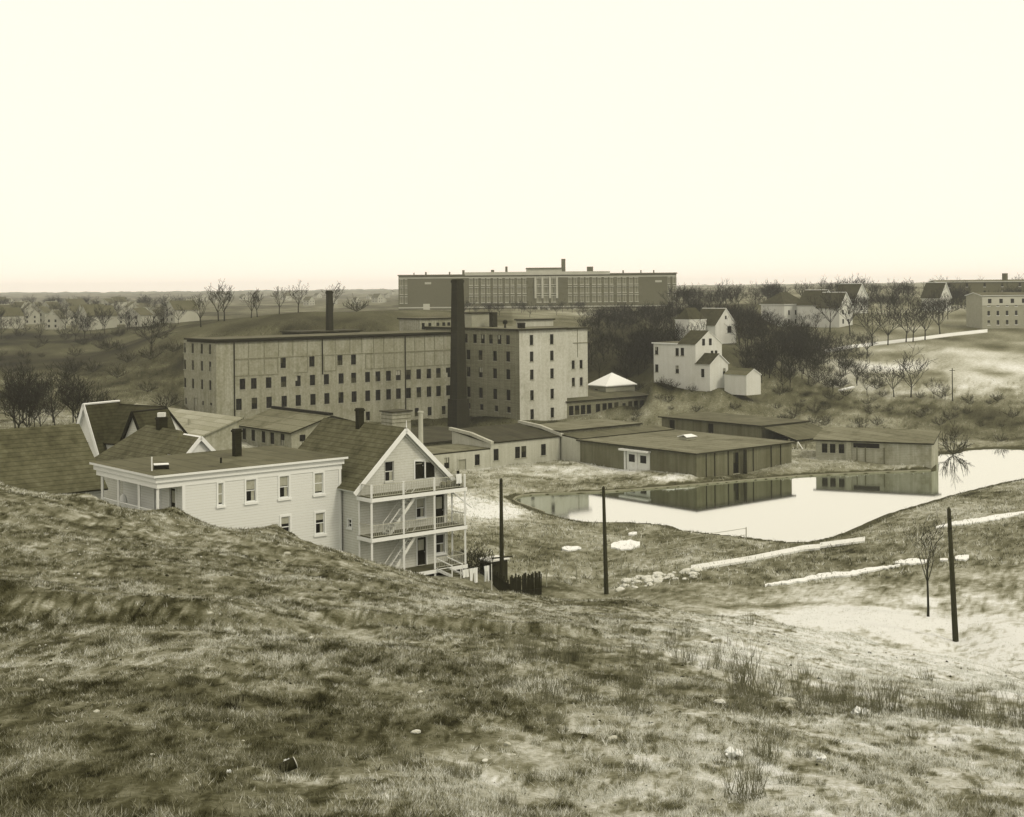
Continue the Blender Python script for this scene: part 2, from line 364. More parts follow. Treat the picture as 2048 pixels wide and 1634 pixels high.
for k in range(13):     # level ground under and in front of the long mill wing
    s_ = k*4.7; zf = 7.0+(3.4-7.0)*min(1, k/8)
    for o_ in (-4, 0, 4, 9): CP.append((-54+.77*s_-.638*o_, 255+.638*s_+.77*o_, zf))
# pond outline
POND_PX = [(1028, 1001), (1034, 996), (1046, 992), (1070, 990), (1110, 988), (1180, 986), (1260, 981), (1340, 975), (1420, 968), (1500, 961), (1600, 953), (1700, 948), (1800, 944), (1862, 942),
 (1872, 941), (1874, 925), (1877, 912), (1885, 906), (1905, 909), (1935, 900), (1990, 897), (2048, 897), (2200, 899), (2300, 915),
 (2200, 940), (2100, 950), (2048, 958), (2005, 966), (1960, 977), (1900, 992), (1860, 1004), (1800, 1021), (1760, 1034), (1725, 1051), (1700, 1062), (1660, 1076), (1620, 1084), (1590, 1086), (1540, 1081), (1480, 1074), (1420, 1068), (1362, 1061),
 (1345, 1053), (1300, 1048), (1240, 1045), (1175, 1045), (1150, 1041), (1120, 1035), (1090, 1026), (1060, 1015), (1040, 1008)]
POND = np.array([atZ(px, py, ZP)[:2] for px, py in POND_PX])
for x, y in POND[::2]: CP.append((x, y, ZP+.25))
CP = np.array(CP)
def q_of(X, Y):
    w = np.maximum(Y, -9.0)+12
    u = np.clip(X/w, -.42, .42)
    return np.stack([u*5, np.log(w)], -1)
QC = q_of(CP[:, 0], CP[:, 1])
_d = np.sqrt(((QC[:, None]-QC[None])**2).sum(-1)+1e-5)
N_ = len(CP)
_A = np.block([[_d+np.eye(N_)*1e-3*-1, np.ones((N_, 1))], [np.ones((1, N_)), np.zeros((1, 1))]])
WGT = np.linalg.solve(_A, np.append(CP[:, 2], 0))
def pond_sd(X, Y):
    x = X.ravel(); y = Y.ravel(); best = np.full(x.shape, 1e9); ins = np.zeros(x.shape, bool)
    P = POND; n = len(P)
    for i in range(n):
        a = P[i]; b = P[(i+1) % n]; e = b-a
        t = np.clip(((x-a[0])*e[0]+(y-a[1])*e[1])/(e@e), 0, 1)
        best = np.minimum(best, np.hypot(x-a[0]-t*e[0], y-a[1]-t*e[1]))
        c = ((a[1] > y) != (b[1] > y)) & (x < (b[0]-a[0])*(y-a[1])/(b[1]-a[1]+1e-12)+a[0])
        ins ^= c
    return np.where(ins, -best, best).reshape(X.shape)
def sstep(a, b, x):
    t = np.clip((x-a)/(b-a), 0, 1); return t*t*(3-2*t)
def height(X, Y, detail=True):
    X = np.asarray(X, float); Y = np.asarray(Y, float); sh = X.shape
    q = q_of(X.ravel(), Y.ravel()); z = np.empty(len(q))
    for i in range(0, len(q), 20000):
        qq = q[i:i+20000]; d = np.sqrt(((qq[:, None]-QC[None])**2).sum(-1)+1e-5)
        z[i:i+20000] = d@WGT[:-1]+WGT[-1]
    z = z.reshape(sh)
    near = 1-sstep(60, 130, Y)
    far = sstep(310, 420, Y)
    # scarp on the left, path bench
    ys = 25.5+.8*fbm(X*.35, X*0+3.1, 3, 11)-0.02*(X+8)
    sx = sstep(-3.2, -6.0, X)
    sc_ = sstep(0, 2.2, Y-ys)*np.exp(-np.clip(Y-ys-.5, 0, None)/4.5)
    z = z+.5*sx*sc_*(Y < 60)
    ys2 = 29.5+.9*fbm(X*.3, X*0+7.7, 3, 5)+.35*(X+2)
    s2 = np.clip((Y-ys2)/.5, 0, 1)*np.exp(-np.clip(Y-ys2-.5, 0, None)/3.5)*sstep(-5, -3.5, X)*sstep(2.5, 1.0, X)
    z = z+.25*s2*(Y < 60)
    z = z+near*(.16*fbm(X*.28, Y*.22, 3, 1)+.05*fbm(X*1.1, Y*.9, 3, 2)+.065*np.abs(fbm(X*2.6, Y*1.7, 3, 3, .6)))
    crest = sstep(48, 58, Y)*(1-sstep(62, 80, Y))
    z = z+crest*.22*fbm(X*.5, Y*.3, 4, 9, .6)
    z = z+(1-near)*(1-far)*(.22*fbm(X*.15, Y*.12, 4, 4)+.22*np.abs(fbm(X*.5, Y*.4, 4, 14, .6)))
    z = z+far*(.8*fbm(X*.03, Y*.025, 4, 6)*np.clip(Y/400, 0, 8))
    sd = pond_sd(X, Y) if (Y.max() > 120) else np.full(sh, 50.)
    w = sstep(0, 3.5, sd)
    z = np.where(sd > 0, (ZP+.12)*(1-w)+np.maximum(z, ZP+.15)*w, z)
    z = np.where(sd <= 0, ZP+.12-np.minimum(1.2, -sd*1.5), z)
    return z
def ys_line(y0, y1, step, ratio=None):
    out = [y0]
    while out[-1] < y1: out.append(out[-1]+step if ratio is None else out[-1]*ratio)
    return out
rows = list(np.arange(-11.5, 4, 1.0))+ys_line(4, 60, 0, 1.0125)+list(np.arange(61, 140, 1.1))+list(np.arange(140, 245, .75))+ys_line(246, 4600, 0, 1.016)
rows = np.array(sorted(set(rows)))
us = np.concatenate([np.linspace(-1.4, -.40, 100), np.linspace(-.395, .395, 440), np.linspace(.40, 1.4, 100)])
YY, UU = np.meshgrid(rows, us, indexing='ij'); XX = UU*(YY+12)
ZZ = height(XX, YY)
def bil(x, y):     # height lookup on the grid, as rendered
    r = np.interp(y, rows, np.arange(len(rows))); u = x/(y+12); c = np.interp(u, us, np.arange(len(us)))
    r0 = np.clip(np.floor(r).astype(int), 0, len(rows)-2); c0 = np.clip(np.floor(c).astype(int), 0, len(us)-2); fr = r-r0; fc = c-c0
    return (ZZ[r0, c0]*(1-fc)+ZZ[r0, c0+1]*fc)*(1-fr)+(ZZ[r0+1, c0]*(1-fc)+ZZ[r0+1, c0+1]*fc)*fr
def gz(x, y): return float(bil(np.array([x]), np.array([y]))[0])
def hit(px, py, d0=8, d1=2500):
    x, s = ray(px, py); D = np.geomspace(d0, d1, 3000); h = bil(x*D, D); r = HC+s*D
    k = np.argmax(r < h)
    if not (r < h).any(): k = len(D)-1
    return Vector((x*D[k], D[k], h[k]))
def onD(px, D): x = ray(px, 800)[0]*D; return Vector((x, D, gz(x, D)))
# tones
PX, PY = project(XX, np.maximum(YY, 2), ZZ)
TONE = np.full(XX.shape, .155)
def blob(px, py, rx, ry, tone, k=1.0, dmin=0, dmax=9999):
    global TONE
    w = k*np.exp(-(((PX-px)/rx)**2+((PY-py)/ry)**2)**1.5)*((YY > dmin) & (YY < dmax)); TONE = TONE*(1-w)+tone*w
blob(350, 1500, 800, 220, .08, .8, 0, 40); blob(200, 1130, 500, 120, .125, .8, 0, 70); blob(900, 1280, 400, 60, .15, .8, 0, 60); blob(1400, 1560, 600, 120, .24, .8, 0, 50)
blob(1750, 1270, 450, 60, .33, .8, 0, 75); blob(2050, 1310, 560, 130, .42, .8, 0, 130); blob(1850, 1530, 480, 150, .29, .8, 0, 40)
blob(1700, 1390, 420, 45, .12, .7, 0, 50)
blob(1890, 1250, 460, 48, .52, .9, 75, 130); blob(1800, 1170, 300, 40, .22, .8, 80, 160)
blob(1500, 1150, 300, 35, .16, .7, 80, 150); blob(1150, 1100, 260, 60, .14, .7, 80, 180)
blob(985, 1022, 60, 20, .55, .95, 120, 220); blob(930, 1000, 50, 22, .4, .8, 120, 220); blob(1180, 940, 190, 18, .38, .85, 150, 230); blob(1340, 950, 60, 12, .45, .8, 150, 230)
blob(1000, 975, 110, 14, .16, .6, 150, 220)
blob(380, 850, 130, 55, .27, .85, 130, 250)
blob(200, 720, 260, 60, .10, .7, 200, 500); blob(1250, 720, 130, 90, .05, .9, 290, 500); blob(1500, 690, 130, 80, .06, .8, 290, 600); blob(960, 830, 110, 26, .05, .8, 210, 300)
blob(1900, 745, 250, 62, .44, .95, 285, 440); blob(1600, 820, 500, 28, .14, .7, 230, 320); blob(1950, 850, 150, 40, .10, .8, 220, 310)
blob(600, 645, 330, 30, .08, .8, 270, 460)
def path_tone(pts, wid, tone, k=.8, dmax=60):
    global TONE
    P = [hit(*p) for p in pts]; best = np.full(XX.shape, 1e9)
    for a, b in zip(P[:-1], P[1:]):
        e = np.array([b.x-a.x, b.y-a.y]); t = np.clip(((XX-a.x)*e[0]+(YY-a.y)*e[1])/(e@e+1e-9), 0, 1)
        best = np.minimum(best, np.hypot(XX-a.x-t*e[0], YY-a.y-t*e[1]))
    w = k*np.exp(-(best/wid)**2); TONE = TONE*(1-w)+tone*w
path_tone([(-40, 1345), (100, 1330), (330, 1290), (600, 1258), (820, 1225), (1000, 1205)], 1.1, .2, .8)
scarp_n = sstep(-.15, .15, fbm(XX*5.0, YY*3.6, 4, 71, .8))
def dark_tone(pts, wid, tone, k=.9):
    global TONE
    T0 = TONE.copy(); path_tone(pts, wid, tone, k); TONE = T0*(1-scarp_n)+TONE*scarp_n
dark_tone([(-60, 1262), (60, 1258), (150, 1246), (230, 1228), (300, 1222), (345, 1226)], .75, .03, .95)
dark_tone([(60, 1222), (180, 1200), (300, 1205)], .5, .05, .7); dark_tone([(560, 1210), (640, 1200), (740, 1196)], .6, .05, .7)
path_tone([(1150, 1210), (1350, 1222), (1550, 1250), (1650, 1275)], .9, .06, .75)
path_tone([(1250, 1235), (1450, 1262), (1560, 1290)], .6, .07, .6)
path_tone([(1450, 1215), (1600, 1208), (1800, 1212), (2060, 1222)], 1.3, .07, .9)
path_tone([(1000, 1148), (1300, 1135), (1560, 1082)], .7, .24, .6)
blob(1780, 1285, 420, 62, .40, .85, 0, 130); blob(2080, 1300, 420, 130, .50, .8, 0, 130); blob(300, 1240, 420, 16, .07, .5, 0, 60)
n1 = fbm(XX*.5, YY*.35, 4, 21); n2 = fbm(XX*2.3, YY*1.4, 3, 23); n3 = fbm(XX*.12, YY*.08, 4, 25); n4 = fbm(XX*.03, YY*.02, 4, 27)
nearw = 1-sstep(50, 110, YY)
TONE = TONE*(1+nearw*(.5*n1+.55*n2)+(1-nearw)*(.6*n3+.55*n1*(YY < 320)+.9*n4*(YY > 230)+.5*n2*(YY < 200)))
dark = sstep(.16, .40, fbm(XX*2.4, YY*1.1, 4, 31, .7))*(nearw+(1-nearw)*.6*(YY < 330))
dark2 = sstep(.08, .30, fbm(XX*6.5, YY*2.6, 4, 33, .75))*nearw
TONE = TONE*(1-.45*dark)*(1-.5*dark2)*(1+.35*sstep(.05, .3, fbm(XX*3.7, YY*1.7, 4, 35, .7))*nearw)  # dark patches put clump shade into the tone, along with bare dirt
sdg = pond_sd(XX, YY); TONE = np.where((sdg < 1.3+n1) & (YY > 120), .07, TONE)
TONE = np.clip(TONE*(1+.66*nearw+.7*(1-nearw)*(YY < 240)+.3*(YY >= 240)*(XX > 0)), .012, .85)
nr, nc = XX.shape
def grid_mesh(name, X, Y, Z, mat_, tone):
    nr, nc = X.shape; me = bpy.data.meshes.new(name); me.vertices.add(nr*nc)
    me.vertices.foreach_set('co', np.stack([X, Y, Z], -1).astype(np.float32).ravel())
    i = np.arange(nr-1)[:, None]*nc+np.arange(nc-1)[None]
    f = np.stack([i, i+1, i+nc+1, i+nc], -1).reshape(-1, 4); nf = len(f)
    me.loops.add(nf*4); me.loops.foreach_set('vertex_index', f.ravel().astype(np.int32))
    me.polygons.add(nf); me.polygons.foreach_set('loop_start', np.arange(nf, dtype=np.int32)*4); me.polygons.foreach_set('loop_total', np.full(nf, 4, np.int32))
    me.polygons.foreach_set('use_smooth', np.ones(nf, bool))
    at = me.attributes.new('tone', 'FLOAT', 'POINT'); at.data.foreach_set('value', tone.astype(np.float32).ravel())
    me.materials.append(mat_); me.update(); me.validate()
    o = bpy.data.objects.new(name, me); COL.objects.link(o); return o
def tone_mat(name, s1, s2, amp=.35, bump=.6, rough=.95):
    m, nt, bs, pos = new_mat(name); bs.inputs['Roughness'].default_value = rough; bs.inputs['Specular IOR Level'].default_value = .05
    at = nt.nodes.new('ShaderNodeAttribute'); at.attribute_name = 'tone'
    a = noise(nt, pos, s1, 5, .65); b = noise(nt, pos, s2, 4, .65)
    f = mth(nt, 'ADD', mth(nt, 'MULTIPLY_ADD', a, 2*amp, 1-amp), mth(nt, 'MULTIPLY_ADD', b, 2*amp, -amp))
    nt.links.new(ramp(nt, mth(nt, 'MULTIPLY', f, at.outputs['Fac'])), bs.inputs['Base Color'])
    if bump:
        bp = nt.nodes.new('ShaderNodeBump'); bp.inputs['Strength'].default_value = bump; bp.inputs['Distance'].default_value = .12
        nt.links.new(mth(nt, 'ADD', a, b), bp.inputs['Height']); nt.links.new(bp.outputs[0], bs.inputs['Normal'])
    return m
M['ground'] = tone_mat('dry_turf', 1.6, 14.0, .62, .8)
g = grid_mesh('ground', XX, YY, ZZ, M['ground'], TONE); tag(g, 'dry winter grass hillside and valley floor', None, None, 'structure')
# ------------------------------------------------------------------ pond
m, nt, bs, pos = new_mat('still_water')
bs.inputs['Base Color'].default_value = sep(.04); bs.inputs['Roughness'].default_value = .03
nt.nodes.remove(bs); gl = nt.nodes.new('ShaderNodeBsdfGlossy'); gl.inputs['Color'].default_value = (.93, .985, .95, 1); gl.inputs['Roughness'].default_value = .05
df = nt.nodes.new('ShaderNodeBsdfDiffuse'); df.inputs['Color'].default_value = sep(.05)
mx = nt.nodes.new('ShaderNodeMixShader'); fz = nt.nodes.new('ShaderNodeFresnel'); fz.inputs['IOR'].default_value = 1.9
nt.links.new(mth(nt, 'MULTIPLY_ADD', fz.outputs[0], .6, .54, clamp=True), mx.inputs[0]); nt.links.new(df.outputs[0], mx.inputs[1]); nt.links.new(gl.outputs[0], mx.inputs[2])
bp = nt.nodes.new('ShaderNodeBump'); bp.inputs['Strength'].default_value = .02; bp.inputs['Distance'].default_value = .02
nt.links.new(noise(nt, pos, 1.5, 2), bp.inputs['Height']); nt.links.new(bp.outputs[0], gl.inputs['Normal'])
nt.links.new(mx.outputs[0], nt.nodes['Material Output'].inputs[0]); M['water'] = m
mb = MB()
cen = POND.mean(0)
def offset_poly(P, d):
    out = []
    n = len(P)
    for i in range(n):
        e = P[(i+1) % n]-P[i-1]; e = e/np.hypot(*e); nn = np.array([e[1], -e[0]])
        q = P[i]+nn*d
        out.append(q)
    return np.array(out)
area = sum(POND[i-1][0]*POND[i][1]-POND[i][0]*POND[i-1][1] for i in range(len(POND)))
sg = 1 if area > 0 else -1
wp = offset_poly(POND, sg*.05)
import mathutils.geometry as mg
tri = mg.tessellate_polygon([[Vector((p[0], p[1], 0)) for p in wp]])
mb.v = [(p[0], p[1], ZP) for p in wp]; mb.f = [tuple(t) for t in tri]; mb.m = [0]*len(tri); mb.mats = [M['water']]
o = mb.build('pond_water'); tag(o, 'still mirror-like pond in the valley', None, None, 'structure')
for p in o.data.polygons:
    if p.normal.z < 0: p.flip()
# curb along the upper shore and round the left tip; muddy bank elsewhere
def curb(idx, w, h, mt, name, label, kind='structure', cat=None, zb=ZP-.6):
    mb = MB(); P0 = offset_poly(POND, 0.0); P1 = offset_poly(POND, sg*w)
    for i, j in zip(idx[:-1], idx[1:]):
        a, b, c, d = P0[i], P0[j], P1[j], P1[i]
        q = [a, b, c, d] if sg < 0 else [d, c, b, a]
        mb.box8([(p[0], p[1], zb) for p in q]+[(p[0], p[1], ZP+h) for p in q], mt)
    o = mb.build(name); tag(o, label, cat, None, kind); return o
n = len(POND)
curb([n-3, n-2, n-1]+list(range(0, 14)), .22, .2, 'curb', 'pond_wall', 'low pale curb wall along the far shore and left tip of the pond', None, 'wall')
# ------------------------------------------------------------------ haze
def haze(dens):
    m = bpy.data.materials.new('haze'); m.use_nodes = True; nt = m.node_tree; nt.nodes.remove(nt.nodes['Principled BSDF'])
    v = nt.nodes.new('ShaderNodeVolumePrincipled'); v.inputs['Density'].default_value = dens; v.inputs['Color'].default_value = (.93, .985, 1, 1); v.inputs['Anisotropy'].default_value = 0.0
    nt.links.new(v.outputs[0], nt.nodes['Material Output'].inputs['Volume'])
    mb = MB(); x0, x1, y0, y1, z0, z1 = -7500, 7500, -60, 4800, -25, 55
    mb.box8([(x0, y0, z0), (x1, y0, z0), (x1, y1, z0), (x0, y1, z0), (x0, y0, z1), (x1, y0, z1), (x1, y1, z1), (x0, y1, z1)], m)
    o = mb.build('haze'); tag(o, None, None, None, 'stuff'); return o
HAZE = 0.00015
haze(HAZE)
# ------------------------------------------------------------------ sky and sun
SUN = Vector((.58, -.44, .78)).normalized()
w = bpy.data.worlds.new('World'); sc.world = w; w.use_nodes = True; nt = w.node_tree
sky = nt.nodes.new('ShaderNodeTexSky'); sky.sky_type = 'NISHITA'; sky.sun_disc = False
sky.sun_elevation = math.asin(SUN.z); sky.sun_rotation = math.atan2(SUN.x, SUN.y)
bw = nt.nodes.new('ShaderNodeRGBToBW'); nt.links.new(sky.outputs[0], bw.inputs[0])
v = mth(nt, 'MINIMUM', mth(nt, 'MAXIMUM', bw.outputs[0], 9.2), 10.2)
sclr = nt.nodes.new('ShaderNodeVectorMath'); sclr.operation = 'SCALE'; sclr.inputs[0].default_value = (1.0, .882, .735)
nt.links.new(v, sclr.inputs['Scale'])
bg = nt.nodes['Background']; bg.inputs['Strength'].default_value = .130; nt.links.new(sclr.outputs[0], bg.inputs['Color'])
ld = bpy.data.lights.new('sun', 'SUN'); ld.energy = 1.5; ld.use_shadow = True; ld.angle = math.radians(10); ld.color = (1, .88, .69)
lo = bpy.data.objects.new('sun', ld); COL.objects.link(lo); lo.rotation_euler = SUN.to_track_quat('Z', 'Y').to_euler(); lo.location = (0, 0, 100)
# ================================================================== BUILDINGS
def roof_poly(mb, pts, zs, th, m, m2=None):
    mb.slab([(p[0], p[1], z) for p, z in zip(pts, zs)], th, m, m2)
def rp(O, a, s, c):   # point at s along a and c back
    a = Vector(a); k = Vector((-a.y, a.x, 0)); q = Vector((O[0], O[1], 0))+a*s+k*c; return (q.x, q.y)
def hole_px(w, x0, x1, y0, y1):
    a = w.s_px(x0); b = w.s_px(x1); m_ = (a+b)/2
    zt = w.z_py(m_, y0); zb = w.z_py(m_, y1); H = (min(a, b), max(a, b), zb, zt); w.holes.append(H); return H
# ---- long mill wing
L0 = (-54.0, 255.0); LW = 56.7
mill = thing('mill_wing', 'long pale mill wing with rows of small dark windows and panelled upper storeys', 'mill', (L0[0], L0[1], 4))
wl = rectwalls(L0, LW, 11, 2.0, 20.6)
fr, le = wl['front'], wl['left']; H1 = []
c1 = lambda x: x/3.303+340
for x in (480, 555, 653, 752, 847, 943, 1035, 1132, 1215, 1307, 1375, 1445, 1510, 1577, 1645, 1712, 1775, 1840): H1.append((fr, fr.hole(fr.s_px(c1(x)), 12.6, 1.18, 2.00)))
for x in (455, 558, 655, 755, 848, 945, 1037, 1130, 1217, 1307, 1375, 1445, 1510, 1577, 1645, 1712, 1775, 1840): H1.append((fr, fr.hole(fr.s_px(c1(x)), 8.9, 1.18, 2.10)))
for x in (750, 940, 1125, 1215): H1.append((fr, fr.hole(fr.s_px(c1(x)), 16.15, 1.18, 1.95)))
for x in (1307, 1445, 1630, 1715, 1808): H1.append((fr, fr.hole(fr.s_px(c1(x)), 4.9, 1.0, 1.75)))
for z in (19.15, 16.0, 12.55):
    for x in (100, 152, 212, 266): H1.append((le, le.hole(le.s_px(c1(x)), z, .85, 1.8)))
for x, w_, h_ in ((105, .7, 1.2), (217, .7, .8), (270, .8, .5)): H1.append((le, le.hole(le.s_px(c1(x)), 9.1, w_, h_)))
Hd = le.hole(le.s_px(c1(168)), 8.6, 1.3, 2.6)
mb = MB(); fr.panel(mb, 'mill', .2); le.panel(mb, 'mill', .2); wl['back'].panel(mb, 'mill'); mb.build('wall', mill)
for w_, H in H1: mill_window(mill, w_, H)
door(mill, le, Hd, 'grey_paint', 'mill_panel', .1, .2)
mb = MB(); roof_poly(mb, [rp(L0, A, -.6, -.6), rp(L0, A, LW-.02, -.6), rp(L0, A, LW-.02, 11.6), rp(L0, A, -.6, 11.6)], [21.05]*4, .3, 'roof_felt', 'dark_trim')
fr.box(mb, -.35, LW-.02, 20.35, 20.74, .0, .35, 'dark_trim'); le.box(mb, 0, 11, 20.35, 20.74, .003, .33, 'dark_trim'); mb.build('roof', mill)
mb = MB()
def vline(w, px, z0, z1, wd=.14, o=.06, m='tower_dark'): s = w.s_px(px); w.box(mb, s-wd/2, s+wd/2, z0, z1, .003, o, m)
for x in (522, 625, 720, 815, 910, 1095, 1192, 1270, 1348, 1415, 1483, 1620, 1685, 1750, 1812): vline(fr, c1(x), 17.45, 20.34)
for x in (522, 625, 715, 912, 1020, 1098, 1295, 1350, 1415, 1483, 1620, 1685, 1750, 1812): vline(fr, c1(x), 14.3, 17.05)
sA = fr.s_px(c1(430)); sB = fr.s_px(c1(1862))
fr.box(mb, sA, sB, 17.2, 17.34, .003, .07, 'tower_dark'); fr.box(mb, sA, fr.s_px(c1(715)), 17.05, 17.19, .003, .05, 'tower_dark'); fr.box(mb, fr.s_px(c1(1295)), sB, 17.05, 17.19, .003, .05, 'tower_dark')
fr.box(mb, sA, fr.s_px(c1(715)), 14.0, 14.2, .003, .06, 'tower_dark'); fr.box(mb, fr.s_px(c1(825)), fr.s_px(c1(912)), 14.1, 14.29, .003, .06, 'tower_dark'); fr.box(mb, fr.s_px(c1(1020)), fr.s_px(c1(1098)), 14.1, 14.29, .003, .06, 'tower_dark'); fr.box(mb, fr.s_px(c1(1295)), sB, 14.1, 14.26, .003, .06, 'tower_dark')
mb.build('panel_battens', mill)
for x, z0 in ((425, 3), (1008, 13.6), (1555, 3)):
    mb = MB(); s = fr.s_px(c1(x)); q = fr.pt(s, 0, .14); mb.tube((q.x, q.y, z0), (q.x, q.y, 20.3), .12, .12, 'dark_trim', 6); mb.build('downpipe', mill)
# ---- tower block
C0 = (1.35, 277.0)
tw = thing('mill_tower_block', 'tall square mill block with pale right face and dark left face behind the big chimney', 'mill', (C0[0], C0[1], 3))
wt = rectwalls(C0, 12.5, 33, 2.0, 21.4); f2, l2 = wt['front'], wt['left']; c2 = lambda x: x/3.413+780
HT = []
for x in (520, 583, 637, 692, 750, 808): HT.append((l2, l2.hole(l2.s_px(c2(x)), 19.55, 1.2, 1.8)))
for z, h_ in ((16.2, 2.0), (12.65, 2.0), (8.5, 2.1)):
    for x in (537, 620, 718, 808): HT.append((l2, l2.hole(l2.s_px(c2(x)), z, 1.25, h_)))
for x in (537, 625, 725, 810): HT.append((l2, l2.hole(l2.s_px(c2(x)), 5.6, 1.1, 1.2)))
for z in (19.5, 16.2, 12.6, 8.5, 4.7):
    for x in (970, 1108): HT.append((f2, f2.hole(f2.s_px(c2(x)), z, .95, 2.0)))
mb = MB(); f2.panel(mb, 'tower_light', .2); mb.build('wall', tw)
mb = MB(); l2.panel(mb, 'tower_dark', .2); mb.build('wall', tw)['label'] = 'dark brick side wall in shade'  # shade on this face is put into the darker brick colour
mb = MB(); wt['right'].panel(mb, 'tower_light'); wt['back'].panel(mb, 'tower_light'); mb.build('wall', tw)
for w_, H in HT: mill_window(tw, w_, H)
mb = MB(); roof_poly(mb, [rp(C0, A, -.5, -.5), rp(C0, A, 12.5, -.5), rp(C0, A, 12.5, 33.5), rp(C0, A, -.5, 33.5)], [21.8]*4, .38, 'roof_pale', 'dark_trim'); mb.build('roof', tw)
T2 = Vector((C0[0], C0[1], 0))+A*12.5
O = T2+Cc*3.0; wa = rectwalls(O, 8.6, 14, 6.0, 21.2); fa = wa['front']; mb = MB()
HA = [fa.hole(fa.s_px(c2(x)), z, .85, 1.75) for x in (1253, 1307) for z in (13.9, 10.3)]
fa.panel(mb, 'tower_light', .2); wa['right'].panel(mb, 'tower_light'); wa['back'].panel(mb, 'tower_light'); mb.build('annex_wall', tw)
for H in HA: mill_window(tw, fa, H)
mb = MB(); roof_poly(mb, [rp(O, A, .02, -.4), rp(O, A, 9.2, -.4), rp(O, A, 9.2, 14.5), rp(O, A, .02, 14.5)], [21.6]*4, .38, 'roof_felt', 'dark_trim'); mb.build('annex_roof', tw)
mb = MB(); s = fa.s_px(1156); fa.box(mb, s-.07, s+.07, 15.4, 21.15, .003, .07, 'tower_dark'); fa.box(mb, fa.s_px(1147), 8.55, 18.3, 18.45, .075, .12, 'tower_dark'); mb.build('panel_battens', tw)
# rooftop penthouses
def roofbox(root, name, px0, px1, D, z0, z1, dep, wm, rm, ww=()):
    O = onD(px0, D); w = W((O.x, O.y), A, 1, z0, z1); L = w.s_px(px1); ws = rectwalls((O.x, O.y), L, dep, z0, z1)
    hs = [ws['front'].hole(ws['front'].s_px(px), z1-1.45, .8, 1.4) for px in ww]
    mb = MB()
    for k in ws.values(): k.panel(mb, wm, .15)
    mb.build(name, root)
    for H in hs: mill_window(root, ws['front'], H, .15)
    mb = MB(); roof_poly(mb, [rp(O, A, -.3, -.3), rp(O, A, L+.3, -.3), rp(O, A, L+.3, dep+.3), rp(O, A, -.3, dep+.3)], [z1+.28]*4, .27, rm, 'dark_trim'); mb.build('penthouse_roof', root); return ws
roofbox(tw, 'penthouse', 945, 983, 292, 21.82, 24.6, 5, 'grey_paint', 'roof_dark')
roofbox(tw, 'penthouse', 1052, 1108, 291, 21.82, 23.1, 3, 'shed_light', 'roof_felt')
O = onD(988, 292); chimney(tw, O.x, O.y, 21.82, 24.9, 1.2, 1.2, 'brick_dark', 'roof_vent')
mb = MB(); O = onD(1011.5, 284); mb.tube((O.x, O.y, 21.82), (O.x, O.y, 22.6), .25, .12, 'dark', 8)
k = mb.mi('dark'); import bmesh
def sphere(mb, c, r, m, n=10, sx=1, sz=1):
    k = mb.mi(m); q = len(mb.v); c = Vector(c)
    for i in range(n+1):
        th = math.pi*i/n
        for j in range(n): ph = 2*math.pi*j/n; mb.v.append((c.x+r*sx*math.sin(th)*math.cos(ph), c.y+r*sx*math.sin(th)*math.sin(ph), c.z+r*sz*math.cos(th)))
    for i in range(n):
        for j in range(n):
            a = q+i*n+j; b = q+i*n+(j+1) % n; mb.f.append((a, a+n, b+n, b)); mb.m.append(k)
sphere(mb, (O.x, O.y, 23.0), .5, 'dark'); mb.build('ball_vent', tw)
O = onD(1038, 280); chimney(tw, O.x+.6, O.y+.6, 21.82, 22.9, 1.1, 1.1, 'dark', 'roof_vent')
# rear block seen over the wing roof
rb = thing('rear_mill_block', 'low pale block with five small windows behind the mill roof left of the chimney', 'mill', tuple(onD(845, 301)))
roofbox(rb, 'wall', 842, 910, 300, 12, 23.3, 8, 'mill', 'roof_felt', (848, 861, 877, 889, 899))
# ---- great chimney
def stack(name, label, px, D, z0, z1, w0, w1, m, extra=True):
    P = onD(px, D); t = thing(name, label, 'chimney', (P.x, P.y, z0)); mb = MB()
    def ring(z, w): return [(P.x+A.x*i*w/2+B.x*j*w/2, P.y+A.y*i*w/2+B.y*j*w/2, z) for i, j in ((-1, 1), (1, 1), (1, -1), (-1, -1))]
    mb.box8(ring(z0, w0)+ring(z1, w1), m); mb.build('shaft', t)
    mb = MB(); mb.box8(ring(z1+.001, w1+.18)+ring(z1+.5, w1+.22), m); mb.box8(ring(z1+.5, w1)+ring(z1+.7, w1-.05), m); mb.build('cap', t)
    if extra: 
        mb = MB(); mb.box8(ring(z0, w0*1.22)+ring(z0+6.6, w0*1.14), m); mb.build('base', t)
    return t
stack('mill_chimney', 'very tall dark tapering brick chimney standing in front of the mill', 917, 268, 2.2, 31.0, 2.55, 1.65, 'chimney')
stack('brick_chimney', 'short dark brick chimney rising behind the middle of the long mill roof', 660.5, 300, 19.5, 29.0, 1.25, 1.0, 'chimney', False)
# low dark boiler roof behind the wing
P = onD(600, 292); t = thing('boiler_house', 'low dark roofed building behind the mill roof beside the short brick chimney', 'building', tuple(P))
ws = rectwalls((P.x, P.y), 15, 7, 14, 20.9); mb = MB(); [k_.panel(mb, 'brick_dark') for k_ in ws.values()]; mb.build('wall', t)
mb = MB(); flat_roof(mb, ws, 20.9, .4, .3, 'roof_dark'); mb.build('roof', t)
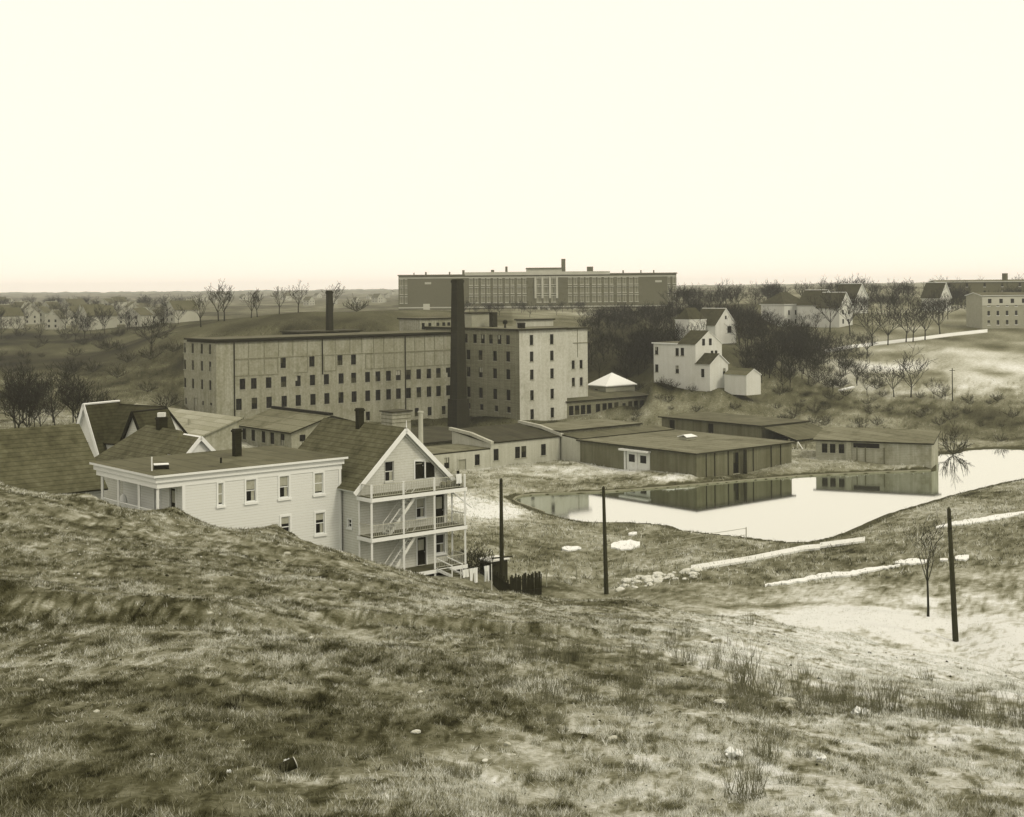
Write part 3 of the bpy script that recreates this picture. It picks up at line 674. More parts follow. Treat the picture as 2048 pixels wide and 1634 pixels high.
# ---- generic long shed helper
def shed(name, label, O, La, Lb, z0, z1, wm, rm, a=A, rise=0, over=.35, cat='shed', skip=(), wallsm=None, th=.22, roof=True, holes=None):
    a = Vector((a[0], a[1], 0)).normalized(); t = thing(name, label, cat, (O[0], O[1], z0)); ws = rectwalls(O, La, Lb, z0, z1, a)
    if holes: holes(t, ws)
    for k in ('front', 'left', 'right', 'back'):
        if k in skip: continue
        mb = MB(); w = ws[k]
        w.panel(mb, (wallsm or {}).get(k, wm), .15)
        if rise:
            if k == 'left': mb.poly([w.pt(0, z1), w.pt(Lb, z1), w.pt(0, z1+rise)], wm)
            if k == 'right': mb.poly([w.pt(0, z1), w.pt(Lb, z1), w.pt(Lb, z1+rise)], wm)
            if k == 'back': mb.poly([w.pt(0, z1), w.pt(La, z1), w.pt(La, z1+rise), w.pt(0, z1+rise)], wm)
        mb.build('wall', t)
    if roof:
        sl = rise/Lb; mb = MB()
        roof_poly(mb, [rp(O, a, -over, -over), rp(O, a, La+over, -over), rp(O, a, La+over, Lb+over), rp(O, a, -over, Lb+over)], [z1+th-over*sl]*2+[z1+th+rise+over*sl]*2, th-.004, rm, 'dark_trim'); mb.build('roof', t)
    return t, ws
def win_row(pxs, y, w, h, wall='front', fn=mill_window):
    def f(t, ws):
        for px in pxs:
            if isinstance(px, tuple): px, ww, hh, z = px
            else: ww, hh, z = w, h, y
            H = ws[wall].hole(ws[wall].s_px(px), z, ww, hh); fn(t, ws[wall], H, .15)
    return f
shed('boiler_shed', 'long low dark brick range with tall dark windows right of the square mill block', (T2.x, T2.y), 23.6, 14, 2.5, 6.55, 'tower_dark', 'roof_felt', rise=1.5, cat='mill building', skip=('left',),
     holes=win_row([c2(x) for x in (1237, 1277, 1318, 1358, 1420, 1465, 1503, 1545)]+[(c2(1598), 1.0, .8, 5.0)]+[c2(x) for x in (1640, 1680, 1720)], 4.75, 1.25, 1.9))
# pavilion with white hip roof
Oh = onD(1212, 300); wp_ = W((Oh.x, Oh.y), A, 1, 5, 8.6); La = wp_.s_px(1270); wp2 = W((Oh.x, Oh.y), Cc, 1, 5, 8.6); Lb = wp2.s_px(1178)
t, ws = shed('pavilion', 'small square building with a white pyramid roof just right of the mill tower', (Oh.x, Oh.y), La, Lb, 4.5, 8.5, 'grey_paint', 'metal_pale', roof=False, cat='building', holes=lambda t, ws: mill_window(t, ws['left'], ws['left'].hole(Lb*.42, 7.4, 1.0, 1.0), .15))
def hip_roof(t, O, a, La, Lb, ze, zr, over, m, ridge=0.0, along='a', name='roof', th=.2, m2=None):
    a = Vector((a[0], a[1], 0)).normalized(); mb = MB(); e = [rp(O, a, -over, -over), rp(O, a, La+over, -over), rp(O, a, La+over, Lb+over), rp(O, a, -over, Lb+over)]
    if along == 'a': r0, r1 = rp(O, a, La/2-ridge/2, Lb/2), rp(O, a, La/2+ridge/2, Lb/2); fs = ((0, 1, 'r1', 'r0'), (1, 2, 'r1'), (2, 3, 'r0', 'r1'), (3, 0, 'r0'))
    else: r0, r1 = rp(O, a, La/2, Lb/2-ridge/2), rp(O, a, La/2, Lb/2+ridge/2); fs = ((0, 1, 'r0'), (1, 2, 'r1', 'r0'), (2, 3, 'r1'), (3, 0, 'r0', 'r1'))
    g = {'r0': (r0[0], r0[1], zr), 'r1': (r1[0], r1[1], zr)}
    for f in fs: mb.poly([g[i] if isinstance(i, str) else (e[i][0], e[i][1], ze+.002) for i in f], m)
    mb.box8([(q[0], q[1], ze-th) for q in e]+[(q[0], q[1], ze) for q in e], m2 or 'offwhite')
    return mb.build(name, t)
hip_roof(t, (Oh.x, Oh.y), A, La, Lb, 8.75, 11.3, .35, 'metal_pale')
# ---- pond side sheds
P0 = Vector((-3.45, 210, 0)); Pe = P0+A*14; Q = Pe+B*4.6; K = Q+B*24.2
c6 = lambda x: x/3.793+820
def s1holes(t, ws):
    w = ws['front']
    for x, wd in ((650, 1.0), (813, 1.0), (860, 1.0), (1010, 1.0)):
        mill_window(t, w, w.hole(w.s_px(c6(x)), 4.85, wd, 1.75), .15)
t, ws = shed('mill_shed', 'long low whitewashed shed with four dark windows and a dark roof beside the pond yard', (P0.x, P0.y), 14, 9.5, 2.2, 6.6, 'shed_light', 'roof_dark', rise=1.25, skip=('right',), over=.2, holes=s1holes)
for s_, zz in ((0, 0), (14, .15)):
    mb = MB(); a0 = rp(P0, A, s_, -.5); a1 = rp(P0, A, s_, 4.75); a2 = rp(P0, A, s_, 10)
    mb.bar((*a0, 6.75+zz), (*a1, 7.75+zz), .5, .45, 'shed_light'); mb.bar((*a1, 7.75+zz), (*a2, 8.15+zz), .5, .45, 'shed_light'); mb.build('parapet', t)
def s1bholes(t, ws):
    w = ws['front']
    for x in (275, 507): mill_window(t, w, w.hole(w.s_px(c6(x)), 4.4, .95, 1.6), .15)
    door(t, w, w.hole(w.s_px(c6(392)), 3.55, 1.4, 2.3), 'grey_paint', 'shed_light', .15, .15, False)
O = P0-A*11
shed('mill_shed', 'lower whitewashed shed with a grey door next to the gabled porch house roof edge', (O.x, O.y), 10.98, 8, 2.2, 5.75, 'shed_light', 'roof_pale', over=.02, holes=s1bholes)
O2 = O+Cc*8.0
shed('mill_shed', 'dark flat roofed shed lying between the mill chimney and the whitewashed sheds', (O2.x-2, O2.y+6), 24, 20, 2.2, 5.6, 'tower_dark', 'roof_dark')
shed('mill_shed', 'pale flat roofed shed at the foot of the mill tower', (Pe.x+.1, Pe.y+.1), 17.5, 10, 2.2, 7.35, 'tower_dark', 'roof_pale', over=.25)
shed('mill_shed', 'narrow sloping roofed shed linking the whitewashed shed to the large brown shed', (Q.x, Q.y), 20.8, 4.35, 2.2, 6.45, 'shed_light', 'roof_felt', rise=.35, over=.02, skip=('front',))
def s3holes(t, ws):
    w = ws['left']; s0 = w.s_px(1251); s1 = w.s_px(1296); H = (s0, s1, 2.6, 5.6); w.holes.append(H)
    mb = MB(); mm = (s0+s1)/2
    for a_, b_ in ((s0, mm-.03), (mm+.03, s1)):
        w.box(mb, a_, b_, 2.6, 5.6, -.15, -.08, 'offwhite')
        g = MB()
    dd = mb.build('double_door', t)
    for a_, b_ in ((s0, mm-.03), (mm+.03, s1)):
        g = MB(); w.box(g, a_+.55, b_-.55, 4.1, 5.2, -.076, -.05, 'glass'); g.build('pane', dd)
    mb = MB(); w.box(mb, s0-.7, s1+.5, 5.75, 6.0, .003, .9, 'offwhite'); w.box(mb, s0-.35, s0-.01, 2.6, 5.7, .003, .1, 'offwhite'); w.box(mb, s1+.01, s1+.3, 2.6, 5.7, .003, .1, 'offwhite'); mb.build('door_canopy', t)
    w = ws['front']; mill_window(t, w, w.hole(w.s_px(1471), 4.4, 1.2, 3.0), .15)
    for px in (1411, 1428, 1455, 1505, 1541, 1560): mb = MB(); s_ = w.s_px(px); w.box(mb, s_-.07, s_+.07, 2.6, 6.28, .003, .1, 'fence_wood'); mb.build('wall_post', t)
    q = w.pt(w.s_px(1483), 2.8, .6); mb = MB(); mb.tube((q.x, q.y, 2.8), (q.x, q.y, 6.3), .3, .25, 'brick_dark', 8); mb.build('drainpipe', t)
t, ws = shed('mill_shed', 'large brown boarded flat roofed shed with white double doors on the pond bank', (K.x, K.y), 20.8, 24.2, 2.4, 6.3, 'shed_wall', 'roof_pale', over=.45, skip=('back',), holes=s3holes)
mb = MB(); cx, cy = rp(K, A, 12, 13); 
for i in range(1): mb.slab([(*rp(K, A, 10.8, 12), 7.0), (*rp(K, A, 13.2, 12), 7.0), (*rp(K, A, 12.9, 13), 7.3), (*rp(K, A, 11.1, 13), 7.3)], .1, 'metal_pale'); mb.slab([(*rp(K, A, 11.1, 13.02), 7.3), (*rp(K, A, 12.9, 13.02), 7.3), (*rp(K, A, 13.2, 14), 7.0), (*rp(K, A, 10.8, 14), 7.0)], .1, 'metal_pale')
mb.box8([(*rp(K, A, a_, c_), z) for z in (6.53, 6.9) for a_, c_ in ((11, 12.2), (13, 12.2), (13, 13.8), (11, 13.8))], 'grey_paint'); mb.build('skylight', t)
def s4holes(t, ws):
    w = ws['left']
    for px in (1344, 1421): door(t, w, w.hole(w.s_px(px), 4.4, 1.3, 2.8), 'dark', 'shed_wall', .1, .15, False)
O = (42.0, 237.0)
t, ws = shed('mill_shed', 'dark low shed with two open doorways behind the large brown shed', O, 12, 23.4, 2.6, 6.1, 'shed_wall', 'roof_felt', over=.5, holes=s4holes)
mb = MB(); roof_poly(mb, [rp(O, A, 0, -.52), rp(O, A, 12, -.52), rp(O, A, 12, -7.6), rp(O, A, 0, -7.6)], [6.0, 6.0, 4.4, 4.4], .15, 'roof_felt', 'dark_trim')
mb.build('lean_to_roof', t); wv = rectwalls(rp(O, A, .2, -7.3), 11.6, 6.7, 2.6, 4.1); mb = MB(); wv['front'].panel(mb, 'shed_wall'); wv['left'].panel(mb, 'shed_wall'); mb.build('lean_to_wall', t)
P5 = (46.4, 214.8); d5 = Vector((15.7, -6.8, 0)).normalized(); c7 = lambda x: x/2.667+1280
def s5holes(t, ws):
    w = ws['front']
    for x in (982, 1025, 1072): mill_window(t, w, w.hole(w.s_px(c7(x)), 5.0, .85, 1.4), .15)
    a_ = w.s_px(c7(1135)); b_ = w.s_px(c7(1275)); H = (a_, b_, 5.25, 5.95); w.holes.append(H); mill_window(t, w, H, .15)
    mb = MB(); s_ = w.s_px(c7(1112)); w.box(mb, s_-.4, s_+.4, 2.6, 6.1, .003, .25, 'shed_grey'); mb.build('buttress', t)
    for x in (1155, 1200, 1300): mb = MB(); s_ = w.s_px(c7(x)); w.box(mb, s_-.08, s_+.08, 2.6, 5.4, .003, .1, 'shed_wall'); mb.build('wall_post', t)
t, ws = shed('boat_shed', 'grey weathered shed at the right with three small windows above the far pond bank', P5, 17.1, 8.5, 2.0, 6.15, 'shed_grey', 'roof_pale', a=d5, rise=1.0, over=.4, holes=s5holes)
# small lean things between sheds
q = hit(1592, 898); t = thing('lumber_stack', 'pale jumble of leaning boards between the brown shed and the pale shed', 'lumber', tuple(q)); mb = MB()
for i in range(9): a_ = Vector((q.x+random.uniform(-2, 3), q.y+random.uniform(-1, 1), q.z)); mb.bar(a_, a_+Vector((random.uniform(-1.2, 1.2), .6, random.uniform(.6, 1.6))), .25, .06, random.choice(['offwhite', 'shed_light', 'shed_wall']))
mb.build('boards', t)
# ---- W: pale low mill left of centre
OW = (-32.0, 202.0)
t = thing('workshop', 'pale low gabled workshop with dark windows in front of the long mill wing', 'mill building', (OW[0], OW[1], 5))
ws = rectwalls(OW, 13.2, 16.5, 3.5, 9.3); c5 = lambda x: x/3.89+440
hs = [(ws['left'], ws['left'].hole(ws['left'].s_px(c5(x)), 8.1, 1.15, 1.7)) for x in (185, 255, 335, 403, 483)]+[(ws['front'], ws['front'].hole(ws['front'].s_px(c5(640)), 8.0, 1.0, 1.8))]
mb = MB(); ws['left'].panel(mb, 'mill', .15); ws['right'].panel(mb, 'mill'); ws['front'].panel(mb, 'mill', .15, gable=(6.6, 11.2)); ws['back'].panel(mb, 'mill', .15, gable=(6.6, 11.2)); mb.build('wall', t)
for w_, H in hs: mill_window(t, w_, H, .15)
mb = MB(); gable_roof(mb, OW, A, 13.2, 16.5, 9.3, 11.2, .5, .5, .2, 'roof_pale', 'dark_trim'); mb.build('roof', t)
mb = MB(); a0 = rp(OW, A, 6.6, -.4); a1 = rp(OW, A, 6.6, 16.8); mb.bar((*a0, 11.62), (*a1, 11.62), .5, .35, 'dark'); mb.build('ridge_vent', t)
Er = Vector((-38.0, 194.0, 0)); Or = Er-A*10
t = thing('storehouse', 'wide pale grey lean roofed storehouse behind the hip roofed house before the mill end', 'building', (Or.x, Or.y, 6)); ws = rectwalls(Or, 10, 33, 4, 8.6); mb = MB()
for k_ in ('front', 'left'): ws[k_].panel(mb, 'mill')
w_ = ws['front']; mb.poly([w_.pt(0, 8.6), w_.pt(10, 8.6), w_.pt(10, 12.0)], 'mill'); w_ = W((Or+A*10)[:2], Cc, 33, 4, 12.0); w_.panel(mb, 'mill'); mb.build('wall', t)
mb = MB(); roof_poly(mb, [rp(Or, A, -.4, -.4), rp(Or, A, 10.3, -.4), rp(Or, A, 10.3, 33.4), rp(Or, A, -.4, 33.4)], [8.75, 12.35, 12.35, 8.75], .2, 'roof_grey', 'mill'); mb.build('roof', t)
for s_ in (8, 17, 26): q = rp(Or, A, 6.5, s_); mb = MB(); mb.tube((q[0], q[1], 10.5), (q[0], q[1], 11.8), .22, .22, 'grey_paint', 8); mb.build('roof_vent', t)
# slatted box and stack beyond the porch house ridge
P = onD(784, 222); t = thing('tank_house', 'small slatted wooden tank house above the porch house ridge', 'shed', (P.x, P.y, 5)); ws = rectwalls((P.x, P.y), 3.6, 3, 4, 10.3)
mb = MB(); [k_.panel(mb, 'mill_panel') for k_ in ws.values()]; mb.build('wall', t); mb = MB()
for z in (8.6, 9.2, 9.8): ws['front'].box(mb, 0, 3.6, z, z+.1, .003, .05, 'shed_wall'); ws['left'].box(mb, 0, 3.0, z, z+.1, .003, .05, 'shed_wall')
mb.build('slats', t); mb = MB(); flat_roof(mb, ws, 10.3, .25, .2, 'roof_dark'); mb.build('roof', t)
P = onD(841, 200); t = thing('metal_stack', 'slim pale metal smokestack behind the right slope of the porch house roof', 'smokestack', tuple(P)); mb = MB(); mb.tube(P, (P.x, P.y, 12.2), .36, .32, 'shed_light', 12); mb.build('flue', t); mb = MB(); mb.tube((P.x, P.y, 12.201), (P.x, P.y, 12.45), .42, .42, 'shed_light', 12); mb.build('cap', t)
# ---- white flat roofed house
N = Vector((-24.8, 96.6, 0)); AW = Vector((12.2, 10.3, 0)).normalized(); ZR = 17.2
bw_ = Vector((AW.y, -AW.x, 0)); cw_ = -bw_
t = thing('flat_roofed_house', 'white clapboard flat roofed tenement with a corner porch rising behind the grassy knoll', 'house', (N.x, N.y, 8))
Ow = N+AW*.4+cw_*.4; ws = rectwalls(Ow+AW*1.9, 13.2, 9.6, 6.5, ZR-.55, AW); f = ws['front']
hs = [hole_px(f, 434.6, 444.4, 966, 1010), hole_px(f, 490.5, 510, 959, 1003), hole_px(f, 557.5, 576, 952, 995), hole_px(f, 627.6, 644.5, 946, 987), hole_px(f, 629, 646.5, 1025.5, 1067), hole_px(f, 560, 577.5, 1033, 1075)]
l = ws['left']; ld_ = (7.7, 8.6, 13.75, 15.95); l.holes.append(ld_); ld2 = (5.3, 6.2, 13.75, 15.95); l.holes.append(ld2)
mb = MB(); f.panel(mb, 'white_clap', .12); mb.build('wall', t); mb = MB(); l.panel(mb, 'white_clap', .12); ws['right'].panel(mb, 'white_clap'); ws['back'].panel(mb, 'white_clap'); mb.build('wall', t)
for i, H in enumerate(hs): house_window(t, f, H, .1, 'white', .14, .45 if i in (1, 2) else (.9 if i in (0, 3) else .35), curtain=i in (1, 2, 4))
door(t, l, ld_, 'dark'); house_window(t, l, (ld2[0], ld2[1], 14.4, 15.9) if False else ld2, .1, 'white', .12, .3)
mb = MB(); f.box(mb, -.02, .2, 6.5, ZR-.9, .003, .06, 'white'); mb.build('corner_board', t); mb = MB(); f.box(mb, 13.0, 13.22, 6.5, ZR-.9, .003, .06, 'white'); mb.build('corner_board', t)
mb = MB(); roof_poly(mb, [rp(N, AW, 0, 0), rp(N, AW, 15.95, 0), rp(N, AW, 15.95, 10.8), rp(N, AW, 0, 10.8)], [ZR]*4, .16, 'asphalt_roof', 'white')
mb.build('roof', t); mb = MB()
fz = [rp(N, AW, .22, .22), rp(N, AW, 15.73, .22), rp(N, AW, 15.73, 10.58), rp(N, AW, .22, 10.58)]; mb.box8([(*p, ZR-.55) for p in fz]+[(*p, ZR-.162) for p in fz], 'white')
fz = [rp(N, AW, .36, .36), rp(N, AW, 15.6, .36), rp(N, AW, 15.6, 10.4), rp(N, AW, .36, 10.4)]; mb.box8([(*p, ZR-.95) for p in fz]+[(*p, ZR-.552) for p in fz], 'white'); mb.build('cornice', t)
mb = MB(); fz = [rp(N, AW, .4, .4), rp(N, AW, 2.28, .4), rp(N, AW, 2.28, 9.9), rp(N, AW, .4, 9.9)]
for z in (13.5, 10.4): mb.box8([(*p, z) for p in fz]+[(*p, z+.22) for p in fz], 'deck')
mb.build('porch_deck', t)
for c_ in (.55, 3.5, 6.9, 9.7):
    mb = MB(); q = rp(N, AW, .52, c_); mb.bar((*q, 7.5), (*q, ZR-.95), .17, .17, 'white'); mb.build('porch_post', t)
mb = MB()
for z in (13.72,):
    a0, a1 = rp(N, AW, .52, .6), rp(N, AW, .52, 9.7); mb.bar((*a0, z+.9), (*a1, z+.9), .07, .06, 'white')
    for i in range(60): c_ = .65+i*.15; q = rp(N, AW, .52, c_); mb.bar((*q, z+.05), (*q, z+.88), .03, .03, 'white')
mb.build('porch_railing', t)
# outer porch wall panel seen between posts
P = atZ(474, 912, ZR); chimney(t, P[0], P[1], ZR-.1, 19.3, .56, .5)
P = atZ(301.5, 943, ZR); mb = MB(); mb.tube((P[0], P[1]+.3, ZR), (P[0], P[1]+.3, ZR+1.0), .05, .05, 'white', 6); mb.build('vent_pipe', t)
P = atZ(442, 926, ZR); mb = MB(); mb.tube((P[0], P[1], ZR), (P[0], P[1], ZR+.4), .08, .08, 'dark', 6); mb.build('vent_pipe', t)
P = Vector(atZ(316, 938, ZR)); mb = MB(); mb.bar((P.x-.3, P.y, ZR+.15), (P.x+.7, P.y+.3, ZR+.15), .7, .3, 'dark'); mb.bar((P.x-.3, P.y, ZR+.33), (P.x+.7, P.y+.3, ZR+.33), .8, .05, 'metal_pale'); mb.build('roof_hatch', t)
# ---- gabled porch house
G0 = Vector((-11.72, 105.4, 0)); GW = 8.4; GL = 11.0; ZE = 15.15; ZG = 19.1
t = thing('gabled_house', 'steep gabled clapboard house with three tiers of white back porches and outside stairs', 'house', (G0.x, G0.y, 7.6))
ws = rectwalls(G0, GW, GL, 6.8, ZE); f, l = ws['front'], ws['left']; e5 = lambda x: x/5.447+640; e5y = lambda y: y/5.447+900
ha = hole_px(f, e5(700), e5(796), e5y(124), e5y(342)); hd1 = (f.s_px(828.5), f.s_px(868.5), 14.46, 16.55); hw2 = hole_px(f, e5(1040), e5(1132), e5y(525), e5y(737)); hd2 = (f.s_px(e5(1245)), f.s_px(e5(1342)), 11.48, 13.75)
hd3 = (f.s_px(e5(1045)), f.s_px(e5(1140)), 8.43, 10.6); hw3 = hole_px(f, e5(1250), e5(1342), e5y(918), e5y(1122)); f.holes += [hd2, hd3]
# attic openings straddle the eave line: the gable is built as a wall with a raised base line
f.holes.remove(ha)
mb = MB(); f.panel(mb, 'grey_clap', .12)
# gable field with openings (grid of strips clipped by the rake)
def gable_field(mb, w, z0, zr, m, holes, depth=.12):
    L = w.L; xs = sorted({0, L, L/2}|{h[0] for h in holes}|{h[1] for h in holes}); sl = (zr-z0)/(L/2)
    top = lambda s_: z0+sl*min(s_, L-s_)
    for a_, b_ in zip(xs[:-1], xs[1:]):
        hh = [h for h in holes if h[0] <= (a_+b_)/2 <= h[1]]
        if hh:
            h = hh[0]
            if h[2] > z0: mb.poly([w.pt(a_, z0), w.pt(b_, z0), w.pt(b_, h[2]), w.pt(a_, h[2])], m)
            pts = [w.pt(a_, min(h[3], top(a_))), w.pt(b_, min(h[3], top(b_))), w.pt(b_, top(b_)), w.pt(a_, top(a_))]; mb.poly(pts, m)
        else:
            pts = [w.pt(a_, z0), w.pt(b_, z0), w.pt(b_, top(b_)), w.pt(a_, top(a_))]
            pts = [p for i, p in enumerate(pts) if i == 0 or (p-pts[i-1]).length > 1e-4]
            if len(pts) > 2: mb.poly(pts, m)
    for a_, b_, c_, d_ in holes:
        mb.poly([w.pt(a_, c_), w.pt(b_, c_), w.pt(b_, c_, -depth), w.pt(a_, c_, -depth)][::-1], m); mb.poly([w.pt(a_, d_), w.pt(b_, d_), w.pt(b_, d_, -depth), w.pt(a_, d_, -depth)], m)
        mb.poly([w.pt(a_, c_), w.pt(a_, d_), w.pt(a_, d_, -depth), w.pt(a_, c_, -depth)][::-1], m); mb.poly([w.pt(b_, c_), w.pt(b_, d_), w.pt(b_, d_, -depth), w.pt(b_, c_, -depth)], m)
gable_field(mb, f, ZE, ZG, 'grey_clap', [(ha[0], ha[1], max(ha[2], ZE+.02), ha[3]), (hd1[0], hd1[1], ZE+.01, hd1[3])]); mb.build('wall', t)
mb = MB(); hl1 = l.hole(l.s_px(697.8), 12.2, .5, .6); hl2 = l.hole(l.s_px(702), 9.4, .5, .7); l.panel(mb, 'tower_dark' if False else 'grey_clap', .12); ws['right'].panel(mb, 'grey_clap'); ws['back'].panel(mb, 'grey_clap', gable=(GW/2, ZG)); mb.build('wall', t)
house_window(t, l, hl1, .1, 'white', .1, 0); house_window(t, l, hl2, .1, 'white', .1, 0)
house_window(t, f, (ha[0], ha[1], max(ha[2], ZE+.02), ha[3]), .1, 'grey_clap', .05, .0, sash='offwhite', curtain=True); house_window(t, f, hw2, .1, 'white', .1, .45, curtain=True); house_window(t, f, hw3, .1, 'white', .1, 0, curtain=True)
d1 = (hd1[0], hd1[1], 14.45, hd1[3]); m1 = (d1[0]+d1[1])/2
door(t, f, (d1[0], m1-.06, ZE+.01, d1[3]), 'dark', 'white', .1); door(t, f, (m1+.06, d1[1], ZE+.01, d1[3]), 'dark', 'offwhite', .05, glass=False)
door(t, f, hd2, 'dark'); door(t, f, hd3, 'dark')
mb = MB(); gable_roof(mb, G0, A, GW, GL, ZE, ZG, .55, .45, .16, 'shingle', 'white'); mb.build('roof', t)
sl = (ZG-ZE)/(GW/2)
for sg_ in (-1, 1):
    mb = MB(); e = f.pt(GW/2+sg_*(GW/2+.58), ZE-.55*sl-.02, .42); r_ = f.pt(GW/2, ZG+.0, .42); mb.bar(e, r_, .07, .34, 'white'); 
    e = f.pt(GW/2+sg_*(GW/2+.1), ZE-.1*sl-.22, .08); r_ = f.pt(GW/2, ZG-.28, .08); mb.bar(e, r_, .08, .16, 'offwhite'); mb.build('rake_board', t)
mb = MB(); q = f.pt(GW/2, ZG+.2, .42); mb.tube(q, q+Vector((0, 0, .55)), .05, .02, 'white', 6); mb.build('finial', t)
q = rp(G0, A, GW/2-.3, 5.6); chimney(t, q[0], q[1], 18.2, 20.45, .5, .5)
# porches
PD = 1.8; fp = W(tuple((G0+B*PD)[:2]), A, 8.8, 7, 15)
for i, s_ in enumerate((0.0, 2.9, 5.8, 8.75)):
    mb = MB(); q = fp.pt(s_, 0, 0); mb.bar((q.x, q.y, gz(q.x, q.y)-.3), (q.x, q.y, 15.42), .15, .15, 'white'); mb.build('porch_post', t)
for s_ in (-.0, 8.75):
    mb = MB(); q = fp.pt(s_, 0, -PD+.12); mb.bar((q.x, q.y, gz(q.x, q.y)-.3), (q.x, q.y, 14.1 if s_ else 14.1), .13, .13, 'white'); mb.build('porch_post', t)
def deck(z, s0, s1):
    mb = MB(); fp.box(mb, s0, s1, z-.16, z, -PD+.003, .1, 'deck'); fp.box(mb, s0-.02, s1+.02, z-.3, z-.02, .102, .15, 'white'); fp.box(mb, s0-.07, s0-.003, z-.3, z-.02, -PD+.01, .1, 'white'); fp.box(mb, s1+.003, s1+.07, z-.3, z-.02, -PD+.01, .1, 'white'); return mb.build('porch_deck', t)
def railing(z, segs, h=.92, m='white', bm='shed_light'):
    mb = MB()
    for a_, b_ in segs:
        a_ = Vector(a_); b_ = Vector(b_); d = b_-a_; L = d.length; mb.bar(a_+Vector((0, 0, z+h)), b_+Vector((0, 0, z+h)), .08, .05, bm); mb.bar(a_+Vector((0, 0, z+.1)), b_+Vector((0, 0, z+.1)), .05, .04, bm)
        n_ = int(L/.16)
        for i in range(1, n_): p = a_+d*(i/n_); mb.bar((p.x, p.y, z+.12), (p.x, p.y, z+h-.02), .032, .032, bm)
    return mb.build('porch_railing', t)
z0_ = lambda s_, o: (lambda q: (q.x, q.y, 0))(fp.pt(s_, 0, o))
for z in (14.42, 11.45):
    deck(z, -.08, 8.83); railing(z, [(z0_(.1, 0), z0_(8.65, 0))]); railing(z, [(z0_(0, -.1), z0_(0, -PD+.2))]); railing(z, [(z0_(8.75, -.1), z0_(8.75, -PD+.2))])
deck(8.4, 4.0, 8.83); railing(8.4, [(z0_(5.9, 0), z0_(8.65, 0))], .8); railing(8.4, [(z0_(8.75, -.1), z0_(8.75, -PD+.2))], .8)
mb = MB(); fp.box(mb, 4.0, 8.8, 7.0, 8.1, -.1, -.02, 'dark'); mb.build('porch_skirt', t)
def stair(z0, z1, sa, sb, oa, ob):
    mb = MB()
    for o in (oa, ob): mb.bar(fp.pt(sa, z0, o), fp.pt(sb, z1-.05, o), .05, .24, 'offwhite')
    n_ = 13
    for i in range(n_):
        k = (i+.5)/n_; s_ = sa+(sb-sa)*k; z = z0+(z1-z0)*(i+1)/n_-.08
        fp.box(mb, s_-.13, s_+.13, z-.04, z, min(oa, ob)+.03, max(oa, ob)-.03, 'offwhite')
    st = mb.build('stairs', t)
    mb = MB()
    for o in (oa, ob): mb.bar(fp.pt(sa, z0+.85, o), fp.pt(sb, z1+.6, o), .05, .06, 'offwhite'); mb.bar(fp.pt(sa, z0, o), fp.pt(sa, z0+.88, o), .07, .07, 'offwhite')
    mb.build('handrail', st)
stair(11.45, 14.25, 1.75, 4.25, -.25, -1.05); stair(8.2, 11.28, 1.75, 4.25, -.25, -1.05)
mb = MB(); q0 = fp.pt(5.85, 0, .15); q1 = fp.pt(6.3, 0, 1.5); gz1 = gz(q1.x, q1.y)
for dx in (0, 1.0):
    mb.bar((q0.x+A.x*dx, q0.y+A.y*dx, 8.35), (q1.x+A.x*dx, q1.y+A.y*dx, gz1+.05), .06, .22, 'white'); mb.bar((q0.x+A.x*dx, q0.y+A.y*dx, 9.2), (q1.x+A.x*dx, q1.y+A.y*dx, gz1+.85), .06, .07, 'white'); mb.bar((q1.x+A.x*dx, q1.y+A.y*dx, gz1), (q1.x+A.x*dx, q1.y+A.y*dx, gz1+.9), .08, .08, 'white')
for i in range(5): k = (i+.5)/5; p = q0.lerp(q1, k); z = 8.35+(gz1-8.35)*k; mb.bar((p.x, p.y, z), (p.x+A.x, p.y+A.y, z), .26, .04, 'deck')
mb.build('porch_steps', t)
mb = MB(); mb.bar(fp.pt(8.6, 13.95, -PD+.2), fp.pt(9.9, 12.6, -.6), .1, .1, 'white'); mb.build('brace', t)
HOUSE = fp
# ---- far left houses
def gable_house(name, label, O, a, La, Lb, z0, ze, zr, wm, rm, along='c', over=.4, rake=.35, trim='white', cat='house', wins=(), group=None):
    a = Vector((a[0], a[1], 0)).normalized(); t = thing(name, label, cat, (O[0], O[1], z0), group); ws = rectwalls(O, La, Lb, z0, ze, a)
    hs = []
    for wl_, s_, z, w_, h_ in wins: hs.append((ws[wl_], ws[wl_].hole(s_, z, w_, h_)))
    mb = MB()
    for k in ws:
        g_ = None
        if along == 'c' and k in ('front', 'back'): g_ = (La/2, zr)
        if along == 'a' and k in ('left', 'right'): g_ = (Lb/2, zr)
        ws[k].panel(mb, wm, .1, gable=g_)
    mb.build('wall', t)
    for w_, H in hs: mill_window(t, w_, H, .1, sill=trim)
    mb = MB(); gable_roof(mb, O, a, La, Lb, ze, zr, over, rake, .16, rm, trim, along); mb.build('roof', t)
    return t, ws
E = Vector((-35.0, 112.0, 0)); O = E+B*5-A*16
gable_house('tenement_house', 'house at the far left with one broad dark roof slope behind the knoll', tuple(O[:2]), A, 16, 10, 8, 15.0, 19.2, 'grey_clap', 'shingle', 'a', over=.5, rake=.3, trim='dark_trim')
